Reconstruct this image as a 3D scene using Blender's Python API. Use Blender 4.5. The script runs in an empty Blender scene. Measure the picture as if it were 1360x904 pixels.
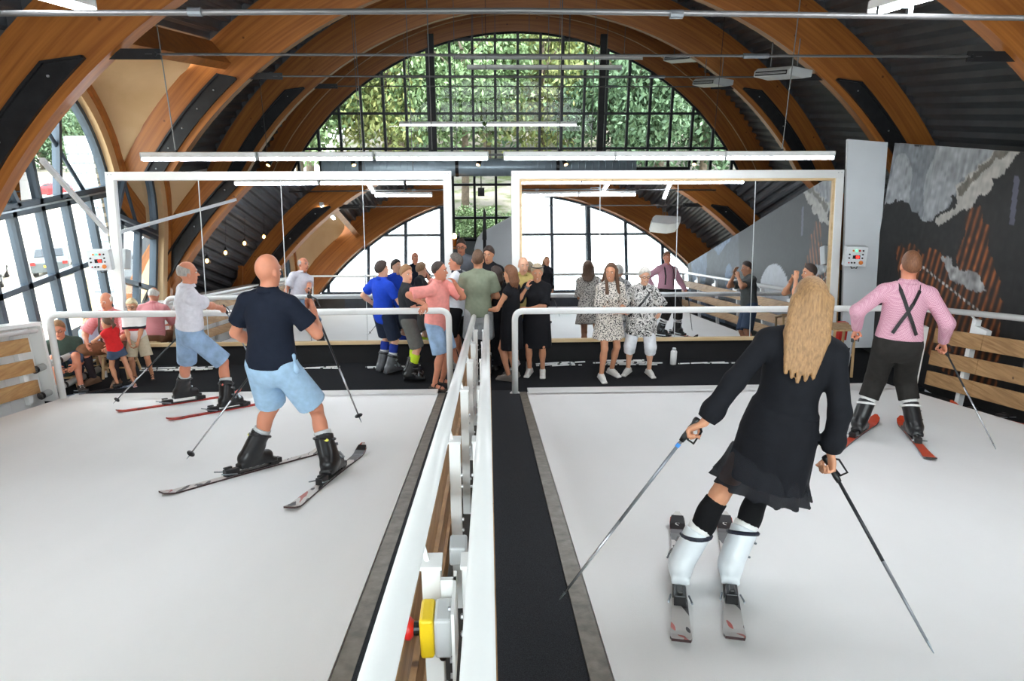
import bpy, math, random
import numpy as np
from mathutils import Vector, Matrix
random.seed(7); rng = np.random.default_rng(7)
SC = bpy.context.scene
COL = SC.collection
# ------------------------------------------------------------------ camera, world, sun, exposure
FPX = 907.0
cd = bpy.data.cameras.new('camera'); cd.sensor_width = 36.0; cd.lens = 36.0 * FPX / 1360.0
cd.clip_start = 0.05; cd.clip_end = 600
cam = bpy.data.objects.new('camera', cd); COL.objects.link(cam)
cam.location = (0, 0, 3.57)
cam.rotation_euler = (math.radians(90 - 18.4), 0, math.radians(-2.04))
SC.camera = cam
wd = bpy.data.worlds.new('overcast_sky'); SC.world = wd; wd.use_nodes = True
wn = wd.node_tree.nodes; wl = wd.node_tree.links
wbg = wn['Background']; wbg.inputs['Color'].default_value = (0.90, 0.96, 1.0, 1); wbg.inputs['Strength'].default_value = 3.2
sd = bpy.data.lights.new('sun', 'SUN'); sd.energy = 3.0; sd.angle = math.radians(3); sd.color = (1, 0.96, 0.9)
sun = bpy.data.objects.new('sun', sd); COL.objects.link(sun)
sun.rotation_euler = Vector((0.62, 0.10, 0.80)).to_track_quat('Z', 'Y').to_euler()
vs = SC.view_settings
vs.view_transform = 'Standard'; vs.look = 'None'; vs.exposure = 1.50; vs.gamma = 1.0; vs.use_curve_mapping = False
try:
    SC.cycles.use_denoising = True
    SC.cycles.max_bounces = 10; SC.cycles.diffuse_bounces = 5; SC.cycles.glossy_bounces = 5
    SC.cycles.transparent_max_bounces = 16; SC.cycles.sample_clamp_indirect = 6.0
except Exception:
    pass

# ------------------------------------------------------------------ helpers
def lin(c):
    out = []
    for v in c[:3]:
        v = v / 255.0
        out.append(v / 12.92 if v <= 0.04045 else ((v + 0.055) / 1.055) ** 2.4)
    return (out[0], out[1], out[2], 1.0)

MATS = {}
def newmat(name):
    m = bpy.data.materials.new(name); m.use_nodes = True
    return m, m.node_tree.nodes, m.node_tree.links, m.node_tree.nodes['Principled BSDF']

def M(name, col=None, rough=0.5, metal=0.0, noise=0.0, ns=8.0, bump=0.0, bs=60.0, emit=0.0, stretch=None, spec=0.5, col2=None, thr=None):
    """procedural material: base colour broken up by noise, optional fine bump"""
    if name in MATS: return MATS[name]
    m, N, L, b = newmat(name); MATS[name] = m
    c = lin(col)
    b.inputs['Roughness'].default_value = rough; b.inputs['Metallic'].default_value = metal
    b.inputs['Specular IOR Level'].default_value = spec
    b.inputs['Base Color'].default_value = c
    tc = N.new('ShaderNodeTexCoord'); mp = N.new('ShaderNodeMapping'); L.new(tc.outputs['Object'], mp.inputs['Vector'])
    if stretch: mp.inputs['Scale'].default_value = stretch
    if noise > 0 or col2 is not None:
        nz = N.new('ShaderNodeTexNoise'); nz.inputs['Scale'].default_value = ns; nz.inputs['Detail'].default_value = 4
        L.new(mp.outputs['Vector'], nz.inputs['Vector'])
        r = N.new('ShaderNodeValToRGB'); L.new(nz.outputs['Fac'], r.inputs['Fac'])
        if col2 is not None: c0, c1 = c, lin(col2)
        else:
            c0 = tuple(max(0, x * (1 - noise)) for x in c[:3]) + (1,); c1 = tuple(min(1, x * (1 + noise)) for x in c[:3]) + (1,)
        lo, hi = thr if thr else (0.3, 0.7)
        r.color_ramp.elements[0].position = lo; r.color_ramp.elements[0].color = c0
        r.color_ramp.elements[1].position = hi; r.color_ramp.elements[1].color = c1
        L.new(r.outputs['Color'], b.inputs['Base Color'])
    if bump > 0:
        n2 = N.new('ShaderNodeTexNoise'); n2.inputs['Scale'].default_value = bs; n2.inputs['Detail'].default_value = 3
        L.new(mp.outputs['Vector'], n2.inputs['Vector'])
        bp = N.new('ShaderNodeBump'); bp.inputs['Strength'].default_value = bump; bp.inputs['Distance'].default_value = 0.01
        L.new(n2.outputs['Fac'], bp.inputs['Height']); L.new(bp.outputs['Normal'], b.inputs['Normal'])
    if emit > 0:
        b.inputs['Emission Color'].default_value = c; b.inputs['Emission Strength'].default_value = emit
    return m

def wood(name, base, dark, sc=(1, 1, 12), ns=2.0, rough=0.55, knots=True):
    if name in MATS: return MATS[name]
    m, N, L, b = newmat(name); MATS[name] = m
    b.inputs['Roughness'].default_value = rough
    tc = N.new('ShaderNodeTexCoord'); mp = N.new('ShaderNodeMapping'); mp.inputs['Scale'].default_value = sc
    L.new(tc.outputs['Object'], mp.inputs['Vector'])
    nz = N.new('ShaderNodeTexNoise'); nz.inputs['Scale'].default_value = ns; nz.inputs['Detail'].default_value = 6; nz.inputs['Distortion'].default_value = 0.6
    L.new(mp.outputs['Vector'], nz.inputs['Vector'])
    r = N.new('ShaderNodeValToRGB'); L.new(nz.outputs['Fac'], r.inputs['Fac'])
    r.color_ramp.elements[0].position = 0.3; r.color_ramp.elements[0].color = lin(dark)
    r.color_ramp.elements[1].position = 0.7; r.color_ramp.elements[1].color = lin(base)
    out = r.outputs['Color']
    if knots:
        vo = N.new('ShaderNodeTexVoronoi'); vo.inputs['Scale'].default_value = 3.2; L.new(tc.outputs['Object'], vo.inputs['Vector'])
        kr = N.new('ShaderNodeValToRGB'); L.new(vo.outputs['Distance'], kr.inputs['Fac'])
        kr.color_ramp.elements[0].position = 0.035; kr.color_ramp.elements[0].color = lin((70, 38, 18))
        kr.color_ramp.elements[1].position = 0.07; kr.color_ramp.elements[1].color = (1, 1, 1, 1)
        mx = N.new('ShaderNodeMixRGB'); mx.blend_type = 'MULTIPLY'; mx.inputs['Fac'].default_value = 0.75
        L.new(out, mx.inputs[1]); L.new(kr.outputs['Color'], mx.inputs[2]); out = mx.outputs['Color']
    L.new(out, b.inputs['Base Color'])
    return m

def glassmat():
    if 'window_glass' in MATS: return MATS['window_glass']
    m, N, L, b = newmat('window_glass'); MATS['window_glass'] = m
    N.remove(b)
    o = N['Material Output']; t = N.new('ShaderNodeBsdfTransparent'); t.inputs['Color'].default_value = (0.93, 0.97, 0.95, 1)
    g = N.new('ShaderNodeBsdfGlossy'); g.inputs['Roughness'].default_value = 0.01
    f = N.new('ShaderNodeFresnel'); f.inputs['IOR'].default_value = 1.35
    mx = N.new('ShaderNodeMixShader'); L.new(f.outputs['Fac'], mx.inputs['Fac']); L.new(t.outputs[0], mx.inputs[1]); L.new(g.outputs[0], mx.inputs[2])
    L.new(mx.outputs[0], o.inputs['Surface'])
    return m

W = {}
def wloc(o): return W.get(o.name, Vector((0, 0, 0)))

def link(o, parent=None):
    COL.objects.link(o)
    if parent is not None: o.parent = parent
    return o

def thing(name, label, cat, loc=(0, 0, 0), group=None, kind=None):
    o = bpy.data.objects.new(name, None); link(o)
    o.empty_display_size = 0.1
    o.location = loc; W[o.name] = Vector(loc)
    o['label'] = label; o['category'] = cat
    if group: o['group'] = group
    if kind: o['kind'] = kind
    return o

def tag(o, label, cat=None, group=None, kind=None):
    o['label'] = label
    if cat: o['category'] = cat
    if group: o['group'] = group
    if kind: o['kind'] = kind
    return o

def V3(a): return np.array(a, dtype=float)
def unit(a):
    a = V3(a); return a / (np.linalg.norm(a) + 1e-12)

class MB:
    def __init__(s): s.v = []; s.f = []; s.mi = []
    def add(s, vs_, fs, mi=0):
        o = len(s.v); s.v += [tuple(map(float, p)) for p in vs_]
        s.f += [tuple(i + o for i in f) for f in fs]; s.mi += [mi] * len(fs)
        return s
    def box(s, lo, hi, mi=0):
        x0, y0, z0 = lo; x1, y1, z1 = hi
        return s.add([(x0,y0,z0),(x1,y0,z0),(x1,y1,z0),(x0,y1,z0),(x0,y0,z1),(x1,y0,z1),(x1,y1,z1),(x0,y1,z1)],
                     [(0,3,2,1),(4,5,6,7),(0,1,5,4),(1,2,6,5),(2,3,7,6),(3,0,4,7)], mi)
    def obox(s, c, ax, mi=0):
        c = V3(c); a, b, d = [V3(q) for q in ax]
        P = [c+i*a+j*b+k*d for k in (-1,1) for i, j in ((-1,-1),(1,-1),(1,1),(-1,1))]
        return s.add(P, [(0,3,2,1),(4,5,6,7),(0,1,5,4),(1,2,6,5),(2,3,7,6),(3,0,4,7)], mi)
    def bar(s, p, q, w, h, up=(0, 0, 1), mi=0):
        p, q = V3(p), V3(q); d = q - p; L_ = np.linalg.norm(d); d = d / L_
        sd_ = np.cross(d, V3(up)); 
        if np.linalg.norm(sd_) < 1e-6: sd_ = np.cross(d, V3((1, 0, 0)))
        sd_ = unit(sd_); u = np.cross(sd_, d)
        return s.obox((p + q) / 2, (sd_ * w / 2, d * L_ / 2, u * h / 2), mi)
    def tube(s, pts, r, n=10, cap=True, mi=0):
        pts = [V3(p) for p in pts]; m = len(pts)
        rs = r if isinstance(r, (list, tuple)) else [r] * m
        d0 = unit(pts[1] - pts[0]); ref = V3((0, 0, 1)) if abs(d0[2]) < 0.9 else V3((1, 0, 0))
        nrm = unit(np.cross(d0, ref)); vs_ = []
        for i in range(m):
            if i == 0: d = unit(pts[1] - pts[0])
            elif i == m - 1: d = unit(pts[-1] - pts[-2])
            else: d = unit(unit(pts[i+1] - pts[i]) + unit(pts[i] - pts[i-1]))
            nrm = unit(nrm - d * (nrm @ d)); bn = np.cross(d, nrm)
            for k in range(n):
                a = 2 * math.pi * k / n
                vs_.append(pts[i] + rs[i] * (math.cos(a) * nrm + math.sin(a) * bn))
        fs = []
        for i in range(m - 1):
            for k in range(n):
                k2 = (k + 1) % n
                fs.append((i*n+k, i*n+k2, (i+1)*n+k2, (i+1)*n+k))
        if cap: fs += [tuple(range(n-1, -1, -1)), tuple((m-1)*n + k for k in range(n))]
        return s.add(vs_, fs, mi)
    def prism(s, poly, vec, mi=0):
        P = [V3(p) for p in poly]; vec = V3(vec); n = len(P)
        fs = [tuple(range(n-1, -1, -1)), tuple(range(n, 2*n))]
        for i in range(n):
            j = (i + 1) % n; fs.append((i, j, n + j, n + i))
        return s.add(P + [p + vec for p in P], fs, mi)
    def ellip(s, c, r, n=12, m=8, ax=None, mi=0):
        c = V3(c); ax = np.eye(3) if ax is None else np.array(ax, float)
        vs_ = []; fs = []
        for i in range(1, m):
            t = math.pi * i / m
            for k in range(n):
                a = 2 * math.pi * k / n
                q = (r[0]*math.sin(t)*math.cos(a), r[1]*math.sin(t)*math.sin(a), r[2]*math.cos(t))
                vs_.append(c + q[0]*ax[0] + q[1]*ax[1] + q[2]*ax[2])
        t0 = len(vs_); vs_ += [c + r[2]*ax[2], c - r[2]*ax[2]]
        for i in range(m - 2):
            for k in range(n):
                k2 = (k+1) % n; fs.append((i*n+k, (i+1)*n+k, (i+1)*n+k2, i*n+k2))
        for k in range(n):
            k2 = (k+1) % n; fs.append((t0, k, k2)); fs.append((t0+1, (m-2)*n+k2, (m-2)*n+k))
        return s.add(vs_, fs, mi)
    def lathe(s, c, prof, ax=(0, 0, 1), n=16, mi=0):
        """prof: list of (radius, distance along ax)"""
        c = V3(c); d = unit(ax); ref = V3((0, 0, 1)) if abs(d[2]) < 0.9 else V3((1, 0, 0))
        a1 = unit(np.cross(d, ref)); a2 = np.cross(d, a1); vs_ = []; fs = []
        for r, h in prof:
            for k in range(n):
                a = 2*math.pi*k/n; vs_.append(c + d*h + r*(math.cos(a)*a1 + math.sin(a)*a2))
        for i in range(len(prof) - 1):
            for k in range(n):
                k2 = (k+1) % n; fs.append((i*n+k, i*n+k2, (i+1)*n+k2, (i+1)*n+k))
        fs += [tuple(range(n-1, -1, -1)), tuple((len(prof)-1)*n + k for k in range(n))]
        return s.add(vs_, fs, mi)

def obj(name, mb, mats, parent=None, smooth=False, bevel=0.0, label=None, kind=None):
    """links the shapes collected in mb as ONE mesh object (world coordinates in, parent-relative out)"""
    me = bpy.data.meshes.new(name)
    off = wloc(parent) if parent is not None else Vector((0, 0, 0))
    me.from_pydata([(x - off.x, y - off.y, z - off.z) for x, y, z in mb.v], [], mb.f)
    if not isinstance(mats, (list, tuple)): mats = [mats]
    for m in mats: me.materials.append(m)
    if len(mats) > 1: me.polygons.foreach_set('material_index', mb.mi)
    if smooth: me.polygons.foreach_set('use_smooth', [True] * len(me.polygons))
    me.update()
    o = bpy.data.objects.new(name, me); link(o, parent)
    W[o.name] = off
    if bevel > 0:
        bv = o.modifiers.new('bevel', 'BEVEL'); bv.width = bevel; bv.segments = 2; bv.limit_method = 'ANGLE'
    if label: o['label'] = label
    if kind: o['kind'] = kind
    if name in ('bolts', 'screws', 'seam_ribs', 'laces', 'digits'): o['kind'] = 'stuff'
    return o

def textmesh(name, txt, size, mat, parent, ml, extrude=0.0004):
    """flat lettering as a real mesh"""
    cu = bpy.data.curves.new(name, 'FONT'); cu.body = txt; cu.size = size; cu.align_x = 'CENTER'; cu.align_y = 'CENTER'; cu.extrude = extrude
    tmp = bpy.data.objects.new(name + '_tmp', cu); COL.objects.link(tmp); bpy.context.view_layer.update()
    me = bpy.data.meshes.new_from_object(tmp.evaluated_get(bpy.context.evaluated_depsgraph_get()))
    bpy.data.objects.remove(tmp); bpy.data.curves.remove(cu)
    me.materials.clear(); me.materials.append(mat); o = bpy.data.objects.new(name, me); link(o, parent); o.matrix_local = ml
    return o

def struct(name, mb, mats, label=None, smooth=False, parent=None):
    o = obj(name, mb, mats, parent, smooth)
    if parent is None: o['kind'] = 'structure'
    if label: o['label'] = label
    return o

def thing1(name, mb, mats, label, cat, smooth=False, group=None, bevel=0.0, kind=None):
    """a thing that is a single mesh, its origin at its base"""
    P = np.array(mb.v); c = Vector((float(P[:,0].mean()), float(P[:,1].mean()), float(P[:,2].min())))
    mb.v = [(x - c.x, y - c.y, z - c.z) for x, y, z in mb.v]
    o = obj(name, mb, mats, None, smooth, bevel); o.location = c; W[o.name] = c
    return tag(o, label, cat, group, kind)

def ux(x): return np.array((x, 0.0, 0.0))
def uy(y): return np.array((0.0, y, 0.0))
def uz(z): return np.array((0.0, 0.0, z))

# ------------------------------------------------------------------ geometry constants
TH = math.radians(12.0); S = math.tan(TH); Y0 = 8.62
def bz(y): return (Y0 - y) * S                       # height of the sloping mats
SN = V3((0, math.sin(TH), math.cos(TH)))             # slope normal
SD = V3((0, math.cos(TH), -math.sin(TH)))            # downhill direction
XC, ZC, RI, RO = 0.88, -1.85, 7.53, 8.28             # timber arches
ARCH_Y = [-1.05, 3.2, 7.5, 11.8, 16.05, 20.3]
# ------------------------------------------------------------------ materials
m_glulam = wood('glulam_timber', (186, 118, 56), (150, 90, 40), sc=(2, 2, 2), ns=3.0, rough=0.45)
def archwood(name, base, dark):
    m, N, L, b = newmat(name); b.inputs['Roughness'].default_value = 0.42
    tc = N.new('ShaderNodeTexCoord'); sp = N.new('ShaderNodeSeparateXYZ'); L.new(tc.outputs['Object'], sp.inputs[0])
    def mth(op, a, b_=None):
        q = N.new('ShaderNodeMath'); q.operation = op
        for i, v in enumerate((a, b_)):
            if v is None: continue
            if isinstance(v, (int, float)): q.inputs[i].default_value = v
            else: L.new(v, q.inputs[i])
        return q.outputs[0]
    z = mth('ADD', sp.outputs['Z'], 1.85); x = sp.outputs['X']
    r = mth('SQRT', mth('ADD', mth('MULTIPLY', x, x), mth('MULTIPLY', z, z))); a = mth('ARCTAN2', x, z)
    cb = N.new('ShaderNodeCombineXYZ'); L.new(mth('MULTIPLY', r, 24.0), cb.inputs[0]); L.new(mth('MULTIPLY', a, 5.0), cb.inputs[1]); L.new(mth('MULTIPLY', sp.outputs['Y'], 14.0), cb.inputs[2])
    nz = N.new('ShaderNodeTexNoise'); nz.inputs['Scale'].default_value = 1.0; nz.inputs['Detail'].default_value = 5; L.new(cb.outputs[0], nz.inputs['Vector'])
    rp = N.new('ShaderNodeValToRGB'); L.new(nz.outputs['Fac'], rp.inputs['Fac']); rp.color_ramp.elements[0].position = 0.3; rp.color_ramp.elements[0].color = lin(dark); rp.color_ramp.elements[1].position = 0.7; rp.color_ramp.elements[1].color = lin(base)
    vo = N.new('ShaderNodeTexVoronoi'); vo.inputs['Scale'].default_value = 3.0; L.new(tc.outputs['Object'], vo.inputs['Vector'])
    kr = N.new('ShaderNodeValToRGB'); L.new(vo.outputs['Distance'], kr.inputs['Fac']); kr.color_ramp.elements[0].position = 0.04; kr.color_ramp.elements[0].color = lin((90, 48, 20)); kr.color_ramp.elements[1].position = 0.075; kr.color_ramp.elements[1].color = (1, 1, 1, 1)
    mx = N.new('ShaderNodeMixRGB'); mx.blend_type = 'MULTIPLY'; mx.inputs['Fac'].default_value = 0.7; L.new(rp.outputs['Color'], mx.inputs[1]); L.new(kr.outputs['Color'], mx.inputs[2])
    L.new(mx.outputs['Color'], b.inputs['Base Color']); return m
m_arch = archwood('glulam_arch', (184, 116, 52), (146, 84, 34))
m_pine = wood('raw_pine', (205, 165, 112), (168, 122, 74), sc=(9, 1.2, 9), ns=2.5)
m_pine_pale = wood('pale_pine_strip', (226, 200, 158), (206, 174, 128), sc=(1, 6, 6), ns=2.0)
m_board = wood('weathered_board', (190, 150, 104), (146, 108, 68), sc=(9, 1.0, 12), ns=2.5)
m_stool = wood('stool_wood', (214, 184, 140), (180, 142, 96), sc=(8, 8, 1), ns=2.0, knots=False)
m_ply = wood('birch_plywood', (226, 194, 150), (206, 170, 124), sc=(1.2, 1.2, 0.8), ns=1.2, rough=0.6, knots=False)
m_white = M('white_paint', (236, 236, 234), 0.35, noise=0.03, ns=3)
m_whitegloss = M('white_powder_coat', (240, 241, 240), 0.25, noise=0.02, ns=4)
m_panelwhite = M('white_panel_laminate', (226, 230, 234), 0.4, noise=0.03, ns=2)
m_mat = M('white_ski_mat', (243, 243, 242), 0.8, noise=0.03, ns=1.2, bump=0.12, bs=240, stretch=(1, 0.25, 1))
m_black = M('black_carpet', (30, 31, 34), 0.95, noise=0.35, ns=180, bump=0.3, bs=260, spec=0.2)
m_blackwall = M('black_kick_panel', (15, 15, 17), 0.9, noise=0.2, ns=6)
m_carpet = M('charcoal_carpet', (52, 54, 58), 0.95, noise=0.5, ns=220, bump=0.4, bs=300, spec=0.2)
m_strip = M('worn_concrete_strip', (122, 116, 106), 0.45, noise=0.3, ns=14, bump=0.2, bs=40)
m_steel = M('galvanised_steel', (150, 158, 164), 0.35, 0.85, noise=0.12, ns=10)
m_dark = M('dark_steel_plate', (46, 46, 48), 0.5, 0.5, noise=0.2, ns=8)
m_rod = M('grey_steel_rod', (112, 112, 112), 0.45, 0.6)
m_deck = M('corrugated_deck', (92, 95, 100), 0.5, 0.35, noise=0.12, ns=3)
m_frame = M('anthracite_window_frame', (44, 48, 54), 0.4, 0.1, noise=0.06, ns=5)
m_frame2 = M('flare_tinted_window_frame', (60, 74, 88), 0.4, 0.1, noise=0.06, ns=5)  # slate frame paint, lightened bluish to imitate flare from the bright panes
m_blk = M('black_plastic', (22, 22, 24), 0.35, noise=0.1, ns=20)
m_grey = M('light_grey_plastic', (196, 199, 200), 0.4, noise=0.04, ns=8)
m_pad = M('grey_foam_pad', (168, 168, 166), 0.6, noise=0.06, ns=10)
m_bolt = M('zinc_bolt', (190, 192, 196), 0.3, 0.8)
m_glass = glassmat()
m_tube = M('lamp_diffuser', (246, 250, 255), 0.4, emit=17.0)
m_tube_reflection = M('lamp_reflection_glow', (246, 250, 255), 0.4, emit=2.5)  # weak glow for the tubes that imitate reflections in the gable glass
m_red = M('red_plastic', (205, 40, 38), 0.35)
m_yellow = M('yellow_plastic', (240, 205, 40), 0.35)
m_orange = M('orange_button', (226, 132, 60), 0.35)
m_duct = M('spiral_duct', (150, 166, 176), 0.35, 0.3, noise=0.08, ns=6)
m_mirror, _N, _L, _b = newmat('mirror_glass')
_b.inputs['Base Color'].default_value = (0.80, 0.82, 0.84, 1); _b.inputs['Metallic'].default_value = 1.0; _b.inputs['Roughness'].default_value = 0.012
# ================================================================== STRUCTURE
# ---- outside ground
mb = MB()
def terr(xr, yr, nx, ny, fz):
    m = MB(); vs_ = []; fs = []
    for j in range(ny + 1):
        for i in range(nx + 1):
            x = xr[0] + (xr[1]-xr[0])*i/nx; y = yr[0] + (yr[1]-yr[0])*j/ny; vs_.append((x, y, fz(x, y)))
    for j in range(ny):
        for i in range(nx):
            a = j*(nx+1)+i; fs.append((a, a+1, a+nx+2, a+nx+1))
    return m.add(vs_, fs)
m_gravel = M('pale_gravel', (176, 166, 150), 0.95, noise=0.5, ns=1.6, bump=0.3, bs=8)
m_hill = M('leaf_litter_slope', (150, 144, 136), 0.95, ns=1.3, col2=(96, 108, 66), thr=(0.48, 0.66), bump=0.4, bs=5)
def sst(a, b, x):
    t = min(1, max(0, (x-a)/(b-a))); return t*t*(3-2*t)
struct('ground_parking', terr((-220, 40), (-60, 240), 26, 30, lambda x, y: -4.6), m_gravel, 'sunlit pale gravel car park outside the side window')
struct('ground_hillside', terr((-16, 50), (21.4, 75), 24, 22, lambda x, y: -4.7 + sst(-15, -7, x) * (3.5 + 0.10*(y-21) + 4.5*sst(30, 60, y)) + 0.12*math.sin(x*1.3+y)), m_hill, 'leaf strewn slope behind the far gable window', smooth=True)

# ---- floors
mb = MB().box((-7.3, 8.55, -0.25), (9.1, 20.4, -0.03))
struct('floor', mb, m_black, 'black carpet floor at the foot of the ski mats')
def slope_slab(x0, x1, ya, yb, top, th):
    P = [(x0, ya, bz(ya)+top), (x1, ya, bz(ya)+top), (x1, yb, bz(yb)+top), (x0, yb, bz(yb)+top)]
    return MB().prism([P[0], P[3], P[2], P[1]], (0, 0, -th))
struct('floor_deck', slope_slab(-7.3, 9.0, -1.4, 8.6, -0.10, 0.12), m_blackwall, 'dark sloping deck under the ski mats')
struct('floor_walkway', slope_slab(-0.02, 0.40, -1.3, 8.62, -0.012, 0.08), m_carpet, 'charcoal carpet walkway running down beside the centre rail')
struct('floor_walkway_base', slope_slab(-0.50, -0.02, -1.3, 8.62, -0.03, 0.07), M('dark_deck_base', (58, 54, 50), 0.8, noise=0.3, ns=9), 'dark floor strip under the centre rails')
struct('trim_1', slope_slab(0.402, 0.495, -1.3, 8.45, -0.004, 0.09), m_strip, 'worn grey edge strip beside the right ski mat')
struct('trim_2', slope_slab(-0.672, -0.585, -1.3, 8.45, -0.004, 0.09), m_strip, 'worn grey edge strip beside the left ski mat')
struct('trim_3', slope_slab(-0.583, -0.502, -1.3, 8.6, -0.002, 0.09), m_carpet, 'black carpet strip along the left ski mat')

# ---- ski mats
def ski_mat(x0, x1, label):
    t = thing('ski_mat', label, 'ski slope', ((x0+x1)/2, 4.0, bz(4.0)), 'sloping ski mats')
    ys = np.linspace(-0.6, 8.42, 40)
    m = MB(); vs_ = []; fs = []
    for y in ys: vs_ += [(x0, y, bz(y)), (x1, y, bz(y)), (x1, y, bz(y)-0.085), (x0, y, bz(y)-0.085)]
    for i in range(len(ys)-1):
        for k in range(4):
            k2 = (k+1) % 4; fs.append((i*4+k, i*4+k2, i*4+4+k2, i*4+4+k))
    fs += [(3, 2, 1, 0), tuple(len(vs_)-4+k for k in range(4))]
    obj('carpet_belt', m.add(vs_, fs), m_mat, t)
    ya, yb = 8.428, 8.70
    P = [(x0+0.02, ya, bz(ya)-0.002), (x1-0.02, ya, bz(ya)-0.002), (x1-0.02, yb, bz(yb)+0.004), (x0+0.02, yb, bz(yb)+0.004)]
    obj('foot_plate', MB().prism([P[0], P[3], P[2], P[1]], (0, 0, -0.035)), m_white, t)
    return t
ski_mat(-5.58, -0.68, 'white sloping ski mat left of the centre rail')
ski_mat(0.50, 5.55, 'white sloping ski mat right of the centre rail')

# ---- vault: corrugated deck on the timber arches
def xvault(z, R): return math.sqrt(max(0, R*R - (z-ZC)**2))
RD = 8.30
def deck(name, ya, yb, z_left, z_right, label):
    """corrugated sheet between two arches, ribs along the hall"""
    a0 = math.asin(max(-1, min(1, (-xvault(z_left, RD))/RD))) if z_left > ZC else -math.pi/2
    a1 = math.asin(xvault(z_right, RD)/RD)
    n = int((a1-a0)*RD/0.055); m = MB(); vs_ = []
    for i in range(n+1):
        a = a0 + (a1-a0)*i/n; k = i % 4; R = RD + (0.02 if k in (0, 1) else 0.085)
        for y in (ya, yb): vs_.append((XC + R*math.sin(a), y, ZC + R*math.cos(a)))
    m.add(vs_, [(2*i, 2*i+1, 2*i+3, 2*i+2) for i in range(n)])
    # outer roof skin so that no daylight leaks through
    vs2 = []
    for i in range(61):
        a = a0 + (a1-a0)*i/60
        for y in (ya, yb): vs2.append((XC + (RD+0.2)*math.sin(a), y, ZC + (RD+0.2)*math.cos(a)))
    m.add(vs2, [(2*i, 2*i+1, 2*i+3, 2*i+2) for i in range(60)])
    return struct(name, m, m_deck, label)
DZ = 4.62    # height where a dormer opening meets the deck
for i in range(5):
    dormer = i in (0, 2)
    deck('ceiling' if i == 0 else 'ceiling_bay', ARCH_Y[i], ARCH_Y[i+1], DZ if dormer else (2.0 if i == 3 else -0.4), -0.4,
         ['corrugated metal ceiling over the camera', 'corrugated metal ceiling over the upper ski mats', 'corrugated metal ceiling above the lamp row', 'corrugated metal ceiling behind the mirrors', 'corrugated metal ceiling next to the far gable'][i])

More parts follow.
